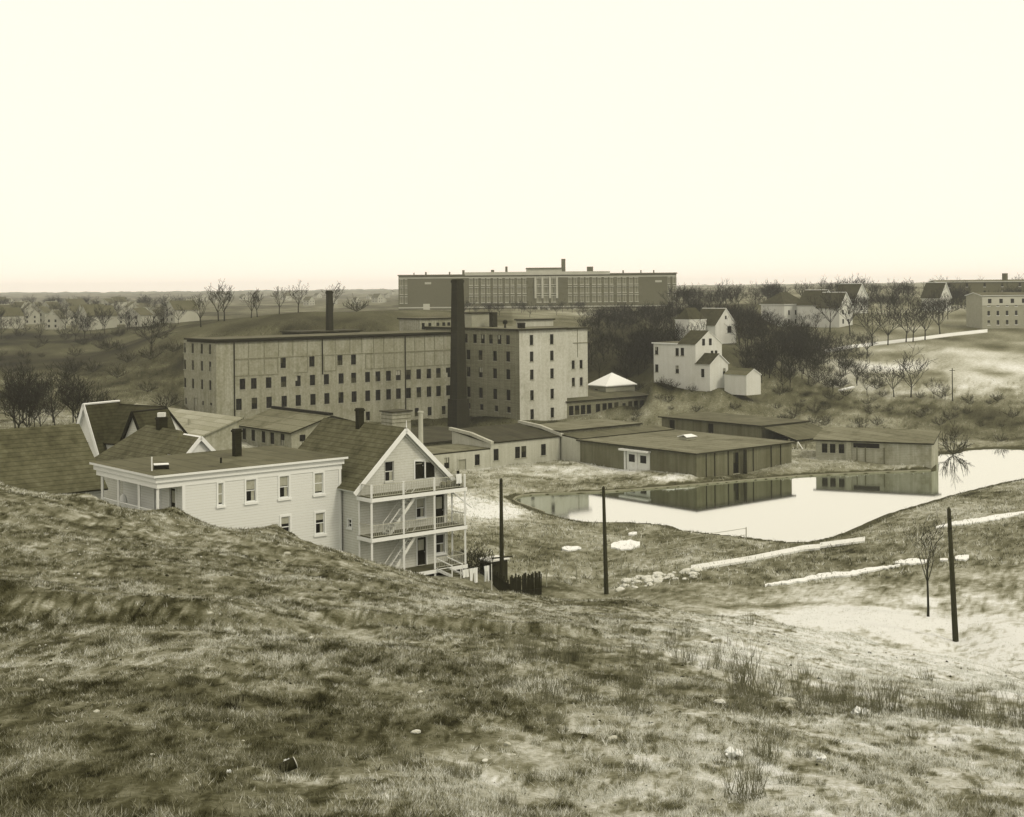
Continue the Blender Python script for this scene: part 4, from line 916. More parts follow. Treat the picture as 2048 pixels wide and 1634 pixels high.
# H3
r = Vector((.854, -.52, 0)).normalized(); nn = Vector((r.y, -r.x, 0)); R0 = Vector((-43.9, 142.0, 0)); O = R0+nn*3.2-r*.6; O = O+r*(W(O[:2], r, 9, 8, 15).s_px(160))
t, ws = gable_house('tenement_house', 'house with two steep front gables and white rake boards beyond the far left roof', tuple(O[:2]), r, 8.2, 6.4, 8, 15.4, 18.6, 'offwhite', 'shingle_dark', 'a', over=.3, rake=.2, trim='dark')
def front_gable(t, O, a, s0, wid, proj, z0, ze, zr, wm, rm, trim, win=True, depth=3.0):
    Og = Vector((O[0], O[1], 0))+a*s0+Vector((a.y, -a.x, 0))*proj; wsg = rectwalls(Og, wid, proj+depth, z0, ze, a)
    mb = MB(); wsg['front'].panel(mb, wm, .1, gable=(wid/2, zr)); wsg['left'].panel(mb, wm); wsg['right'].panel(mb, wm); mb.build('gable_wall', t)
    mb = MB(); gable_roof(mb, Og, a, wid, proj+depth, ze, zr, .25, .3, .14, rm, trim); mb.build('gable_roof', t)
    for sg_ in (-1, 1):
        mb = MB(); sl = (zr-ze)/(wid/2); e = wsg['front'].pt(wid/2+sg_*(wid/2+.27), ze-.25*sl, .28); q = wsg['front'].pt(wid/2, zr+.04, .28); mb.bar(e, q, .07, .3, trim); mb.build('rake_board', t)
    if win: mb = MB(); wsg['front'].box(mb, wid/2-.35, wid/2+.35, ze+.4, ze+1.5, .003, .04, 'glass'); mb.build('window', t)
wg = W((O+nn*1.0)[:2], r, 9, 8, 15); sg1 = wg.s_px(171); sg2 = wg.s_px(268)
front_gable(t, O, r, sg1-2.1, 4.2, 1.0, 8, 13.9, 19.0, 'offwhite', 'shingle_dark', 'white')
front_gable(t, O, r, sg2-1.7, 3.4, 1.0, 8, 15.3, 18.5, 'grey_clap', 'shingle_dark', 'dark', False)  # right rake boards coloured dark to carry their shadow side
# H4 hip
RH = Vector((-28.0, 118.0, 0)); La = 7.6; Lb = 6.7+7.6; O = RH+B*3.8-A*3.8
t = thing('hip_roofed_house', 'big brown hip roofed house with white gablet behind the flat roofed house', 'house', (O.x, O.y, 8)); ws = rectwalls(O, La, Lb, 8, 14.5)
mb = MB(); [k_.panel(mb, 'grey_clap') for k_ in ws.values()]; mb.build('wall', t); hip_roof(t, O, A, La, Lb, 14.6, 18.2, .4, 'shingle', 6.7, 'c')
Og = Vector((-.2254*112, 112, 0))-A*1.2
front_gable(t, Og, A, 0, 2.5, .2, 15, 16.9, 18.2, 'offwhite', 'shingle', 'white', False, 2.2)
P = onD(323, 121); chimney(t, P.x, P.y, 16.5, 19.1, .75, .75); mb = MB(); mb.box8([(P.x+i*.3, P.y+j*.3, z) for z in (19.1, 19.45) for i, j in ((-1, -1), (1, -1), (1, 1), (-1, 1))], 'offwhite'); mb.build('chimney_pot', t)
# ---- white houses right
O1 = Vector((40.0, 284, 0)); O2 = O1+Cc*3.9
t, ws = gable_house('white_house', 'small white gabled cottage wing in front of the larger white house', tuple(O1[:2]), A, 5.5, 3.88, 8.5, 14, 16, 'house_pale', 'shingle_dark', 'c', .25, .2, 'offwhite', wins=(('left', 1.9, 12.2, .9, 1.7), ('front', 4.3, 12.4, .8, 1.4)))
t = thing('white_house', 'large two storey white house with flat roofed wing and tall gable beside the woods', 'house', (O2.x, O2.y, 9))
ws = rectwalls(O2, 8, 12, 8.5, 17.9); l, f = ws['left'], ws['front']; hs = []
for px, z in ((1314, 16.4), (1355, 16.3), (1365.5, 16.4), (1314, 12.7), (1355, 12.7)): hs.append((l, l.hole(l.s_px(px), z, .95, 1.6)))
for px, z in ((1425, 15.8), (1433, 15.8)): hs.append((f, f.hole(f.s_px(px), z, .8, 1.5)))
mb = MB(); l.panel(mb, 'house_pale', .1); f.panel(mb, 'house_pale', .1, gable=(4, 20.6)); ws['right'].panel(mb, 'house_pale'); ws['back'].panel(mb, 'house_pale'); mb.build('wall', t)
for w_, H in hs: mill_window(t, w_, H, .1)
for px in (1408, 1421.5): mb = MB(); s_ = f.s_px(px); f.box(mb, s_-.4, s_+.4, 17.7, 19.1, .003, .05, 'glass'); mb.build('window', t)
mb = MB(); roof_poly(mb, [rp(O2, A, -.3, 5), rp(O2, A, 8.3, 5), rp(O2, A, 8.3, 12.3), rp(O2, A, -.3, 12.3)], [18.15]*4, .24, 'roof_felt', 'white'); gable_roof(mb, O2, A, 8, 5, 17.9, 20.6, .2, .1, .12, 'shingle_dark', 'offwhite'); mb.build('roof', t)
O = Vector((46.7, 280, 0)); gable_house('garden_shed', 'small white gabled shed right of the large white house', tuple(O[:2]), A, 4.4, 5.8, 8, 11.9, 13.1, 'house_pale', 'roof_felt', 'c', .15, .15, 'offwhite', cat='shed')
O = Vector((52.2, 360, 0)); t, ws = gable_house('white_house', 'white steep gabled house half hidden by trees above the large white house', tuple(O[:2]), A, 8, 8, 15, 19.8, 24, 'house_pale', 'shingle_dark', 'c', .3, .2, 'offwhite', wins=(('front', 5.4, 18.6, 1.6, 1.8),))
mb = MB(); s_ = ws['front']; s_.box(mb, 3.7, 4.3, 21.3, 22.2, .003, .05, 'glass'); mb.build('window', t)
O = O+Cc*3-A*6.5; wv = rectwalls(O, 6.4, 5, 15, 21.3); mb = MB(); [k_.panel(mb, 'house_pale') for k_ in wv.values()]; mb.build('wing_wall', t); hip_roof(t, O, A, 6.4, 5, 21.4, 24.4, .1, 'shingle_dark', 3.5, 'a', 'wing_roof')
# ---- distant right houses on the hill
def far_house(label, px, D, wid, dep, ze, zr, wm='house_pale', rm='shingle_dark', along='c', hip=False, name='hillside_house', a=A, nwin=2, z0=None, group=None, cat='house', storeys=2):
    P = onD(px, D); zb = P.z-1.0
    wins = []
    for r_ in range(storeys):
        for i in range(nwin): wins.append(('front', wid*(i+.7)/(nwin+.4), P.z+1.9+3.0*r_, .9, 1.5))
    wins = [w_ for w_ in wins if w_[2]+.8 < ze]
    if hip:
        t = thing(name, label, cat, tuple(P), group); ws = rectwalls((P.x, P.y), wid, dep, zb, ze, a); hs = [ws[k][...] if False else (ws[k], ws[k].hole(s_, z, w_, h_)) for k, s_, z, w_, h_ in wins]
        mb = MB(); [k_.panel(mb, wm, .1) for k_ in ws.values()]; mb.build('wall', t)
        for w_, H in hs: mill_window(t, w_, H, .1)
        hip_roof(t, (P.x, P.y), a, wid, dep, ze, zr, .4, rm, wid*.3, 'a')
    else: t, ws = gable_house(name, label, (P.x, P.y), a, wid, dep, zb, ze, zr, wm, rm, along, wins=wins, group=group, cat=cat)
    return t
far_house('pale house with a wide dark hip roof among trees on the right hill', 1570, 470, 12, 10, 23.6, 27.6, hip=True, nwin=3, storeys=3)
far_house('pale two gabled house beside the dark hip roofed house on the right hill', 1640, 462, 9, 9, 23.4, 28.2, nwin=2, storeys=3)
far_house('pale narrow front gabled house where the road bends on the right hill', 1680, 455, 7, 9, 22.6, 27.4, nwin=2, storeys=2)
far_house('pale steep gabled house rising behind the road trees on the right hill', 1712, 500, 7.5, 9, 25.2, 30.2, nwin=1, storeys=2)
far_house('pale narrow gable near the right end of the hilltop street', 1882, 520, 7, 8, 25.0, 30.4, nwin=1)
t = far_house('tall pale topped several storey building at the right edge of the hilltop', 1966, 450, 24, 10, 26.0, 26.9, 'grey_paint', 'roof_felt', 'a', a=(1, .2, 0), nwin=7, storeys=3)
P = onD(1966, 450); w_ = W((P.x, P.y), (1, .2), 24, 0, 1); mb = MB(); w_.box(mb, 0, 24, 22.9, 25.6, .003, .12, 'stone_pale'); mb.build('upper_storey_band', t)
for k in range(5): mb = MB(); w_.box(mb, 2+k*4, 3.2+k*4, 23.6, 25, .121, .15, 'glass'); mb.build('window', t)
P = onD(1876, 560); far_house('long dark flat topped block on the skyline at the far right', 1876, 560, 46, 10, 30.6, 31.3, 'school', 'school', 'a', a=(1, .05, 0), nwin=6, storeys=3)
P = onD(2012, 565); chimney(bpy.data.objects['hillside_house.006'] if 'hillside_house.006' in bpy.data.objects else None, P.x, P.y, 29, 34, 1.6, 1.6, 'school') if 'hillside_house.006' in bpy.data.objects else None
# ---- school
SD = 700.0; xs = lambda px: (px-797)/2800*SD
t = thing('school', 'huge long brick school with pale stone bands on the far hill above the mill', 'school', (-56.75, SD, 17))
SO = (-56.75, SD); SA = Vector((1, 0, 0)); ws = W(SO, SA, 139, 14, 36.2); f = ws; hs = []
def sw(px, wd, zs=((24.2, 3.0), (28.6, 3.0), (32.9, 3.0))):
    for z, h_ in zs: hs.append(f.hole(xs(px), z, wd, h_))
for px in (803, 942, 953, 966, 977, 990, 1001, 1014, 1025, 1038, 1049, 1140, 1151, 1164, 1175, 1188, 1199, 1212, 1223, 1238, 1249, 1262, 1273, 1349): sw(px, 2.0)
for px in (975, 993, 1010, 1150, 1182, 1200): hs.append(f.hole(xs(px), 17.8, 2.2, 2.2))
for px in (1078, 1092, 1107): sw(px, 2.6)
for px in (868, 884, 1256, 1282, 1300, 1316): hs.append(f.hole(xs(px), 17.8, 1.6, 1.8))
for px in (812, 1338): sw(px, 1.4)
mb = MB(); f.panel(mb, 'school', .3)
bk = rectwalls(SO, 139, 18, 14, 36.2, SA); bk['left'].panel(mb, 'school'); bk['right'].panel(mb, 'school'); bk['back'].panel(mb, 'school'); mb.build('wall', t)
M['school_glass'] = mat('school_blinds', .30, .2, .3)
for a_, b_, c_, d_ in hs:
    mb = MB(); f.box(mb, a_, b_, c_, d_, -.34, -.296, 'school_glass'); f.box(mb, a_, b_, c_-.4, c_-.003, .003, .12, 'stone_pale'); f.box(mb, a_, b_, d_+.003, d_+.35, .003, .12, 'stone_pale'); f.box(mb, (a_+b_)/2-.12, (a_+b_)/2+.12, c_, d_, -.29, -.2, 'school'); mb.build('window', t)
mb = MB(); f.box(mb, 0, 139, 20.0, 20.6, .003, .2, 'stone_pale'); mb.build('stone_band', t)
mb = MB(); f.box(mb, 0, 139, 34.9, 35.4, .003, .15, 'stone_pale'); mb.build('cornice_band', t)
for px in (856, 1317): mb = MB(); f.box(mb, xs(px)-1.6, xs(px)+1.6, 32.0, 33.0, .003, .2, 'stone_pale'); mb.build('stone_panel', t)
mb = MB(); mb.box8([(*rp(SO, SA, a_, c_), z) for z in (36.21, 36.8) for a_, c_ in ((-.4, -.4), (139.4, -.4), (139.4, 18.4), (-.4, 18.4))], 'school'); mb.build('roof', t)
mb = MB(); mb.box8([(*rp(SO, SA, a_, c_), z) for z in (14, 37.4) for a_, c_ in ((xs(930), -1.2), (xs(1220), -1.2), (xs(1220), -.003), (xs(930), -.003))], 'school')
# central block front as a separate shallow projection behind its windows is left open: use parapet only
mb = MB(); f.box(mb, xs(930), xs(1220), 36.2, 37.8, -1.5, .6, 'stone_pale'); mb.build('parapet', t)
mb = MB(); mb.box8([(*rp(SO, SA, a_, c_), z) for z in (36.8, 39.2) for a_, c_ in ((xs(1053), 0.7), (xs(1124), 0.7), (xs(1124), 10), (xs(1053), 10))], 'stone_pale'); mb.box8([(*rp(SO, SA, a_, c_), z) for z in (39.2, 39.8) for a_, c_ in ((xs(1052), .2), (xs(1125), .2), (xs(1125), 10.5), (xs(1052), 10.5))], 'school'); mb.build('attic_block', t)
for px in (1071, 1085, 1100, 1114): mb = MB(); f.box(mb, xs(px)-.5, xs(px)+.5, 24.5, 34.85, .003, .7, 'stone_pale'); mb.build('pilaster', t)
mb = MB(); f.box(mb, xs(1086)-2.8, xs(1086)-1.6, 14, 20, .003, .8, 'stone_pale'); f.box(mb, xs(1098)-1.2, xs(1098)+.3, 14, 20, .003, .8, 'stone_pale'); f.box(mb, xs(1086)-1.6, xs(1098)-1.2, 14, 18.8, .003, .1, 'glass'); mb.build('entrance', t)
P = rp(SO, SA, xs(1128), 6); chimney(t, P[0], P[1], 36.5, 44.2, 2.0, 2.0, 'school', a=SA)
for px, zz, w_ in ((1013, 40.6, 1.2), (926, 39.0, 1.2), (850, 38.2, .8), (1182, 40.2, 3), (898, 38.2, .7), (1249, 38.2, .7), (1285, 38.2, .6), (1311, 38.2, .6), (826, 37.9, .5), (985, 39, 1.6)):
    P = rp(SO, SA, xs(px), 8); chimney(t, P[0], P[1], 36.7, zz, w_, w_, 'school', 'roof_vent', a=SA)
P = onD(797, 660); t = thing('terrace_wall', 'pale low terrace wall at the left foot of the school', 'wall', tuple(P)); w_ = W((P.x-2, P.y), (1, 0), 16, P.z-1, P.z+1.6); mb = MB(); w_.box(mb, 0, 16, P.z-1, P.z+1.4, -.8, 0, 'stone_pale'); w_.box(mb, 14, 17, P.z-1, P.z+5, -2, -.81, 'stone_pale'); mb.build('wall', t)
# ================================================================== TREES
def tree_mesh(seed, h, trunk_h, spread, levels=4, kids=4, r0=.16, twig=.022, tm='bark', cm='twig', lean=0, upright=.55, ang0=.5):
    rnd = random.Random(seed); tr = MB(); cr = MB()
    def grow(P, d, L, r, lev, mb, sides):
        n_ = 3 if lev < 2 else 2; p = P; rr = r
        for i in range(n_):
            d2 = (d+Vector((rnd.uniform(-1, 1), rnd.uniform(-1, 1), rnd.uniform(-.6, 1)*.8))*.16).normalized(); q = p+d2*(L/n_); r2 = max(twig, rr*.8)
            mb.tube(p, q, rr, r2, tm if mb is tr else cm, sides, False)
            if lev < levels and (i > 0 or lev > 0):
                for k in range(1 if i < n_-1 else 2):
                    if rnd.random() < .85: spawn(q, d2, L, r2, lev)
            p = q; d = d2; rr = r2
        return p, d, rr
    def spawn(q, d, L, r, lev):
        t = Vector((rnd.uniform(-1, 1), rnd.uniform(-1, 1), rnd.uniform(-.4, .8)*upright*2)).normalized()
        nd = (d*.75+t*.75+Vector((0, 0, upright*.35))).normalized()
        grow(q, nd, L*rnd.uniform(.55, .8), max(twig, r*.6), lev+1, cr, 4 if lev < 1 else 3)
    p, d, rr = grow(Vector((0, 0, -.3)), Vector((lean, 0, 1)).normalized(), trunk_h+.3, r0, 0 if False else -0, tr, 8) if False else (None, None, None)
    # trunk
    P = Vector((0, 0, -.4)); d = Vector((lean, 0, 1)).normalized(); n_ = 4; r = r0
    for i in range(n_):
        d = (d+Vector((rnd.uniform(-1, 1), rnd.uniform(-1, 1), 0))*.05).normalized(); q = P+d*((trunk_h+.4)/n_); r2 = r0*(1-.35*(i+1)/n_); tr.tube(P, q, r*(1.25 if i == 0 else 1), r2, tm, 8, False); P = q; r = r2
    top = P
    for k in range(kids):
        an = 2*math.pi*(k+rnd.random()*.6)/kids; nd = Vector((math.cos(an)*ang0*spread, math.sin(an)*ang0*spread, 1)).normalized()
        grow(top-Vector((0, 0, rnd.random()*trunk_h*.25)), nd, (h-trunk_h)*.55, r*.62, 1, cr, 5)
    grow(top, Vector((0, 0, 1)), (h-trunk_h)*.6, r*.7, 1, cr, 5)
    return tr, cr
def bake(mb, name):
    me = bpy.data.meshes.new(name); me.from_pydata([tuple(v) for v in mb.v], [], mb.f)
    for m in mb.mats: me.materials.append(m)
    me.polygons.foreach_set('material_index', mb.m); me.update(); return me
PROTO = {}
def proto(key, **k):
    tr, cr = tree_mesh(**k); PROTO[key] = (bake(tr, 'trunk'), bake(cr, 'crown'))
def plant(key, P, label, cat='tree', name='bare_tree', group=None, sc_=1.0, rot=None, sz=None):
    o = bpy.data.objects.new(name, None); COL.objects.link(o); o.location = P; o.rotation_euler = (0, 0, random.uniform(0, 6.28) if rot is None else rot); o.scale = (sc_, sc_, sz or sc_)
    tag(o, label, cat, group)
    for nm, me in zip(('trunk', 'crown'), PROTO[key]):
        c = bpy.data.objects.new(nm, me); COL.objects.link(c); c.parent = o
    return o
def tree_mass(name, label, items):
    V = []; Fc = []; mi = []; off = 0; mats = []
    for key, P, s_ in items:
        an = random.uniform(0, 6.28); c_, n_ = math.cos(an), math.sin(an)
        for me in PROTO[key]:
            k = len(me.vertices); co = np.empty(k*3, np.float32); me.vertices.foreach_get('co', co); co = co.reshape(-1, 3)*s_
            co = np.stack([co[:, 0]*c_-co[:, 1]*n_+P.x, co[:, 0]*n_+co[:, 1]*c_+P.y, co[:, 2]+P.z], -1); V.append(co)
            q = np.empty(len(me.polygons)*4, np.int32); me.loops.foreach_get('vertex_index', q) if len(me.loops) == len(q) else None
            Fc.append(q+off); off += k
            m_ = me.materials[0]
            if m_ not in mats: mats.append(m_)
            mi.append(np.full(len(me.polygons), mats.index(m_), np.int32))
    V = np.concatenate(V); Fc = np.concatenate(Fc); mi = np.concatenate(mi); me = bpy.data.meshes.new(name); nf = len(Fc)//4
    me.vertices.add(len(V)); me.vertices.foreach_set('co', V.ravel()); me.loops.add(len(Fc)); me.loops.foreach_set('vertex_index', Fc)
    me.polygons.add(nf); me.polygons.foreach_set('loop_start', np.arange(nf, dtype=np.int32)*4); me.polygons.foreach_set('loop_total', np.full(nf, 4, np.int32))
    for m_ in mats: me.materials.append(m_)
    me.polygons.foreach_set('material_index', mi); me.update(); me.validate()
    o = bpy.data.objects.new(name, me); COL.objects.link(o); tag(o, label, None, None, 'stuff')
for i in range(4): proto('m%d' % i, seed=20+i, h=8, trunk_h=2.6, spread=1.1, levels=4, kids=4, r0=.20, twig=.035, upright=.5, ang0=.55)
for i in range(4): proto('w%d' % i, seed=50+i, h=11, trunk_h=3.4, spread=1.2, levels=4, kids=6, r0=.22, twig=.045, tm='bark', cm='twig_wood', upright=.4, ang0=.8)
proto('near', seed=77, h=7.4, trunk_h=3.5, spread=.8, levels=4, kids=4, r0=.11, twig=.012, upright=.8, ang0=.35)
for i in range(3): proto('s%d' % i, seed=90+i, h=3.2, trunk_h=.15, spread=2.2, levels=3, kids=11, r0=.07, twig=.03, tm='shrub', cm='shrub', upright=.5, ang0=1.0)
# seven trees on the mound
for k, (px, py, hpx, key, lab) in enumerate([(403, 640, 62, 'm0', 'bare tree on the mound crest above the left end of the mill'), (437, 642, 66, 'm1', 'leftmost of a close pair of bare trees on the mound behind the mill'), (449, 642, 70, 'm2', 'right hand one of the tallest pair of bare trees on the mound'),
    (504, 632, 54, 'm3', 'bushy bare tree left of its twin in the middle of the mound crest'), (516, 632, 50, 'm0', 'bushy bare tree right of its twin in the middle of the mound crest'), (560, 626, 50, 'm1', 'small slim bare tree standing alone on the mound crest'), (598, 624, 54, 'm2', 'vase shaped bare tree nearest the short brick chimney on the mound')]):
    P = onD(px, 362+k); zz = hit(px, py, 270, 500); P = zz if 300 < zz.y < 480 else P
    s_ = hpx/2800*P.y/8.6; plant(key, P, lab, group=None, sc_=s_*1.0)
P = onD(303, 330); plant('w0', P, 'big solitary bare tree in the field left of the mill', sc_=.82)
plant('s0', onD(715, 362), 'low spreading bare bush on the mound right of the short chimney', 'bush', 'bush', sc_=1.3); plant('m3', onD(667, 372), 'thin bare sapling right beside the short brick chimney top', sc_=.85, name='sapling')
# woods behind and right of the tower
rng = random.Random(5); n_w = 0
for i in range(105):
    px = rng.uniform(1165, 1400); D = rng.uniform(312, 450); P = onD(px, D)
    if px > 1285 and D < 325: continue
    plant('w%d' % (i % 4), P, 'bare tree in the dense dark wood between the mill and the white house', group='bare trees of the dense wood right of the mill', sc_=(.62 if P.y < 350 else .42)*rng.uniform(.75, 1.15))
for i in range(95):
    px = rng.uniform(1380, 1620); D = rng.uniform(315, 470); P = onD(px, D)
    if 1385 < px < 1480 and D < 385: continue
    plant('w%d' % (i % 4), P, 'bare tree in the thicket around and beyond the white houses', group='bare trees of the thicket by the white houses', sc_=(.62 if P.y < 380 else .42)*rng.uniform(.75, 1.2))
for i in range(52):
    px = rng.uniform(1480, 1740); D = rng.uniform(300, 392); P = onD(px, D)
    plant('w%d' % (i % 4), P, 'small bare tree on the brushy slope below the hill street', group='small bare trees on the brushy slope', sc_=rng.uniform(.3, .5))
mass = [('w%d' % (i % 4), onD(rng.uniform(1340, 2090), rng.uniform(475, 640)), rng.uniform(.5, .8)) for i in range(150)]
tree_mass('distant_wood', 'hazy bare tree line along the right skyline', mass)
mass = []
for i in range(40):
    px = rng.uniform(925, 1200); D = rng.uniform(430, 640); mass.append(('w%d' % (i % 4), onD(px, D), rng.uniform(.2, .42)))
tree_mass('distant_scrub', 'bare scrub between the mill roofs and the school', mass)
for i, (px, py) in enumerate([(1745, 692), (1776, 690), (1812, 684), (1826, 684), (1850, 680), (1700, 668), (1880, 668), (1660, 664)]):
    P = hit(px, py, 300, 700); plant('w%d' % (i % 4), P, 'bare street tree with a dense round crown beside the curving hill road', group='street trees along the hill road', sc_=P.y/2800*74/11.5)
plant('w1', onD(1822, 301), 'tall bare tree at the near edge of the pale right field', sc_=.78); plant('w2', onD(1788, 300), 'bare tree left of the tallest one at the near edge of the pale field', sc_=.6)
plant('w3', onD(1868, 300), 'small bare tree on the field edge right of the tallest one', sc_=.35); plant('w0', onD(1890, 299), 'little bare tree furthest right on the field edge', sc_=.3)
for i in range(110):
    px = rng.uniform(1240, 2060); D = rng.uniform(238, 305); P = onD(px, D)
    if pond_sd(np.array([P.x]), np.array([P.y]))[0] < 3 or (1400 < px < 1540 and D > 272) : continue
    if px < 1560 and D < 268: continue
    plant('s%d' % (i % 3), P, 'brown leafless bush on the bank behind the pond sheds', 'bush', 'bush', 'leafless bushes on the bank behind the sheds', sc_=rng.uniform(.25, .75))
for i in range(60):
    px = rng.uniform(-40, 350); D = rng.uniform(230, 520); P = onD(px, D)
    plant('s%d' % (i % 3), P, 'leafless bush in the rough field left of the mill', 'bush', 'bush', 'leafless bushes in the rough left field', sc_=rng.uniform(.4, 1.2))
for i in range(24):
    px = rng.uniform(20, 160); D = rng.uniform(190, 250); P = onD(px, D); plant('w%d' % (i % 4), P, 'dark bare tree behind the far left roofs', group='bare trees behind the far left roofs', sc_=rng.uniform(.35, .62))
P = onD(1906, 226); P.z = ZP-.1; plant('s1', P, 'spreading leafless willow standing in the edge of the pond at right', 'tree', 'willow', sc_=1.0, sz=1.5)
P = hit(1856, 1233, 80, 140); plant('near', P, 'slender bare tree left of the near right utility pole', sc_=.92, rot=1.0)
# far left town
mass = []; rm_ = random.Random(31)
for i in range(190):
    px = rm_.uniform(1170, 1760); D = rm_.uniform(308, 470)
    if (1295 < px < 1530 and D < 330) or (1385 < px < 1480 and D < 385) or (px > 1640 and D > 392): continue
    mass.append(('s%d' % (i % 3), onD(px, D), rm_.uniform(.45, 1.1)))
for i in range(110):
    px = rm_.uniform(1175, 1650); D = rm_.uniform(330, 465)
    if 1385 < px < 1480 and D < 385: continue
    mass.append(('w%d' % (i % 4), onD(px, D), (.6 if D < 370 else .42)*rm_.uniform(.6, 1.2)))
tree_mass('undergrowth', 'dense tangled undergrowth filling the wood behind the white houses', mass)
rng = random.Random(11); M['far_wall'] = mat('town_walls', .38, .15, .2); M['far_roof'] = mat('town_roofs', .14, .25, .2)
def town_proto(w_, d_, h_, rr):
    ws = rectwalls((0, 0), w_, d_, -1.5, h_, (1, 0)); mb = MB(); ws['front'].panel(mb, 'far_wall', gable=(w_/2, h_+rr)); ws['back'].panel(mb, 'far_wall', gable=(w_/2, h_+rr)); ws['left'].panel(mb, 'far_wall'); ws['right'].panel(mb, 'far_wall')
    for z in (1.8, 4.6):
        for s_ in (.28, .72): ws['front'].box(mb, w_*s_-.5, w_*s_+.5, z-.7, z+.7, .003, .05, 'glass'); ws['left'].box(mb, d_*s_-.5, d_*s_+.5, z-.7, z+.7, .003, .05, 'glass')
    a_ = bake(mb, 'wall'); mb = MB(); gable_roof(mb, (0, 0), (1, 0), w_, d_, h_, h_+rr, .4, .3, .2, 'far_roof', 'far_wall'); b_ = bake(mb, 'roof'); return a_, b_
TP = [town_proto(8, 11, 6, 4.2), town_proto(9, 9, 5.5, 3.2), town_proto(10, 14, 6.5, 4.5)]
def town(px, D, rot, lab, grp, k, s_=1.0):
    P = onD(px, D); o = bpy.data.objects.new('town_house', None); COL.objects.link(o); o.location = P; o.rotation_euler = (0, 0, rot); o.scale = (s_,)*3; tag(o, lab, 'house', grp)
    for nm, me in zip(('wall', 'roof'), TP[k]): c = bpy.data.objects.new(nm, me); COL.objects.link(c); c.parent = o
for i in range(46):
    px = rng.uniform(-30, 360); D = rng.choice([rng.uniform(520, 720), rng.uniform(720, 1300)])
    town(px, D, rng.uniform(-.9, .9), 'pale gabled house in the hazy town beyond the left field', 'pale houses of the hazy far left town', i % 3, rng.uniform(.5, .85))
for i in range(26):
    px = rng.uniform(345, 800); D = rng.uniform(1100, 2400); town(px, D, rng.uniform(-.9, .9), 'tiny hazy house on the plain beyond the mound', 'tiny hazy houses on the plain beyond the mound', i % 3, rng.uniform(.5, .9))
mass = []
for i in range(130):
    px = rng.uniform(-40, 370); D = rng.uniform(440, 1100); mass.append(('w%d' % (i % 4), onD(px, D), rng.uniform(.4, .8)))
tree_mass('town_trees', 'hazy mass of bare trees in the far left town', mass)
# ================================================================== NEAR OBJECTS
def pole(px, py, hpx, label, lean=0.0, arm=None, steps=False):
    P = hit(px, py, 80, 150); h_ = hpx/2800*P.y; t = thing('utility_pole', label, 'pole', tuple(P)); mb = MB(); top = P+Vector((lean*h_, 0, h_)); mb.tube(P-Vector((0, 0, .5)), top, .21, .13, 'wood_pole', 10); mb.build('shaft', t)
    mb = MB(); mb.tube(top, top+Vector((0, 0, .12)), .13, .03, 'wood_pole', 10); mb.build('tip', t)
    if arm:
        z = P.z+arm*h_; mb = MB(); mb.bar((P.x+lean*arm*h_-.8, P.y-.2, z-.05), (P.x+lean*arm*h_+.85, P.y-.2, z+.1), .09, .11, 'wood_pole'); mb.build('crossarm', t)
    for f_ in ((.93, .86) if steps else (.97,)):
        q = P+Vector((lean*h_*f_, -.16, h_*f_)); mb = MB(); mb.tube(q, q+Vector((0, -.12, 0)), .07, .07, 'dark', 8); mb.build('insulator', t)
    if steps:
        for k in range(7): q = P+Vector((lean*h_*.1*k, 0, h_*(.35+.08*k))); mb = MB(); sg_ = 1 if k % 2 else -1; mb.tube(q+Vector((0, 0, 0)), q+Vector((.3*sg_, 0, 0)), .018, .018, 'dark', 5); mb.build('step', t)
    return P
pole(1004, 1181, 222, 'dark wooden pole with a small low crossarm just right of the porch house', .0, .30)
pole(1213, 1188, 213, 'dark plain wooden pole in front of the pond', -.02)
pole(1912, 1283, 265, 'thick leaning wooden pole at the right beside the slender bare tree', -.045, None, True)
P = hit(1905, 802, 200, 350); t = thing('far_pole', 'thin pole standing far off at the near edge of the pale right field', 'pole', tuple(P)); mb = MB(); mb.tube(P, P+Vector((0, 0, 7)), .13, .09, 'wood_pole', 6); mb.build('shaft', t); mb = MB(); mb.bar(P+Vector((-.6, 0, 6.5)), P+Vector((.6, 0, 6.5)), .1, .12, 'wood_pole'); mb.build('crossarm', t)
# board fence
Fa = onD(1018, 108); Fb = onD(1079, 112); t = thing('board_fence', 'dark ragged board fence below the porch house by the first pole', 'fence', tuple(Fa)); rf = random.Random(3)
d = (Fb-Fa); n_ = 24
for i in range(n_+1):
    q = Fa+d*(i/n_); z = gz(q.x, q.y); hh = 1.75+rf.uniform(-.2, .2); mb = MB(); mb.bar((q.x, q.y, z-.2), (q.x+rf.uniform(-.04, .04), q.y, z+hh), .13 if rf.random() < .8 else .08, .03, 'fence_wood', (0, 1, 0)); mb.build('board', t)
for zz in (.5, 1.35): mb = MB(); mb.bar((Fa.x, Fa.y+.06, gz(Fa.x, Fa.y)+zz), (Fb.x, Fb.y+.06, gz(Fb.x, Fb.y)+zz), .06, .08, 'fence_wood'); mb.build('rail', t)
Fc = onD(984, 112); d = Fa-Fc; t2 = thing('board_fence', 'shorter sagging dark fence run between the porch steps and the first pole', 'fence', tuple(Fc))
for i in range(13):
    q = Fc+d*(i/13); z = gz(q.x, q.y); mb = MB(); mb.bar((q.x, q.y, z-.2), (q.x, q.y, z+1.3+rf.uniform(-.25, .2)), .14, .03, 'fence_wood', (0, 1, 0)); mb.build('board', t2)
mb = MB(); mb.bar((Fc.x, Fc.y+.06, gz(Fc.x, Fc.y)+.9), (Fa.x, Fa.y+.06, gz(Fa.x, Fa.y)+.9), .06, .08, 'fence_wood'); mb.build('rail', t2)
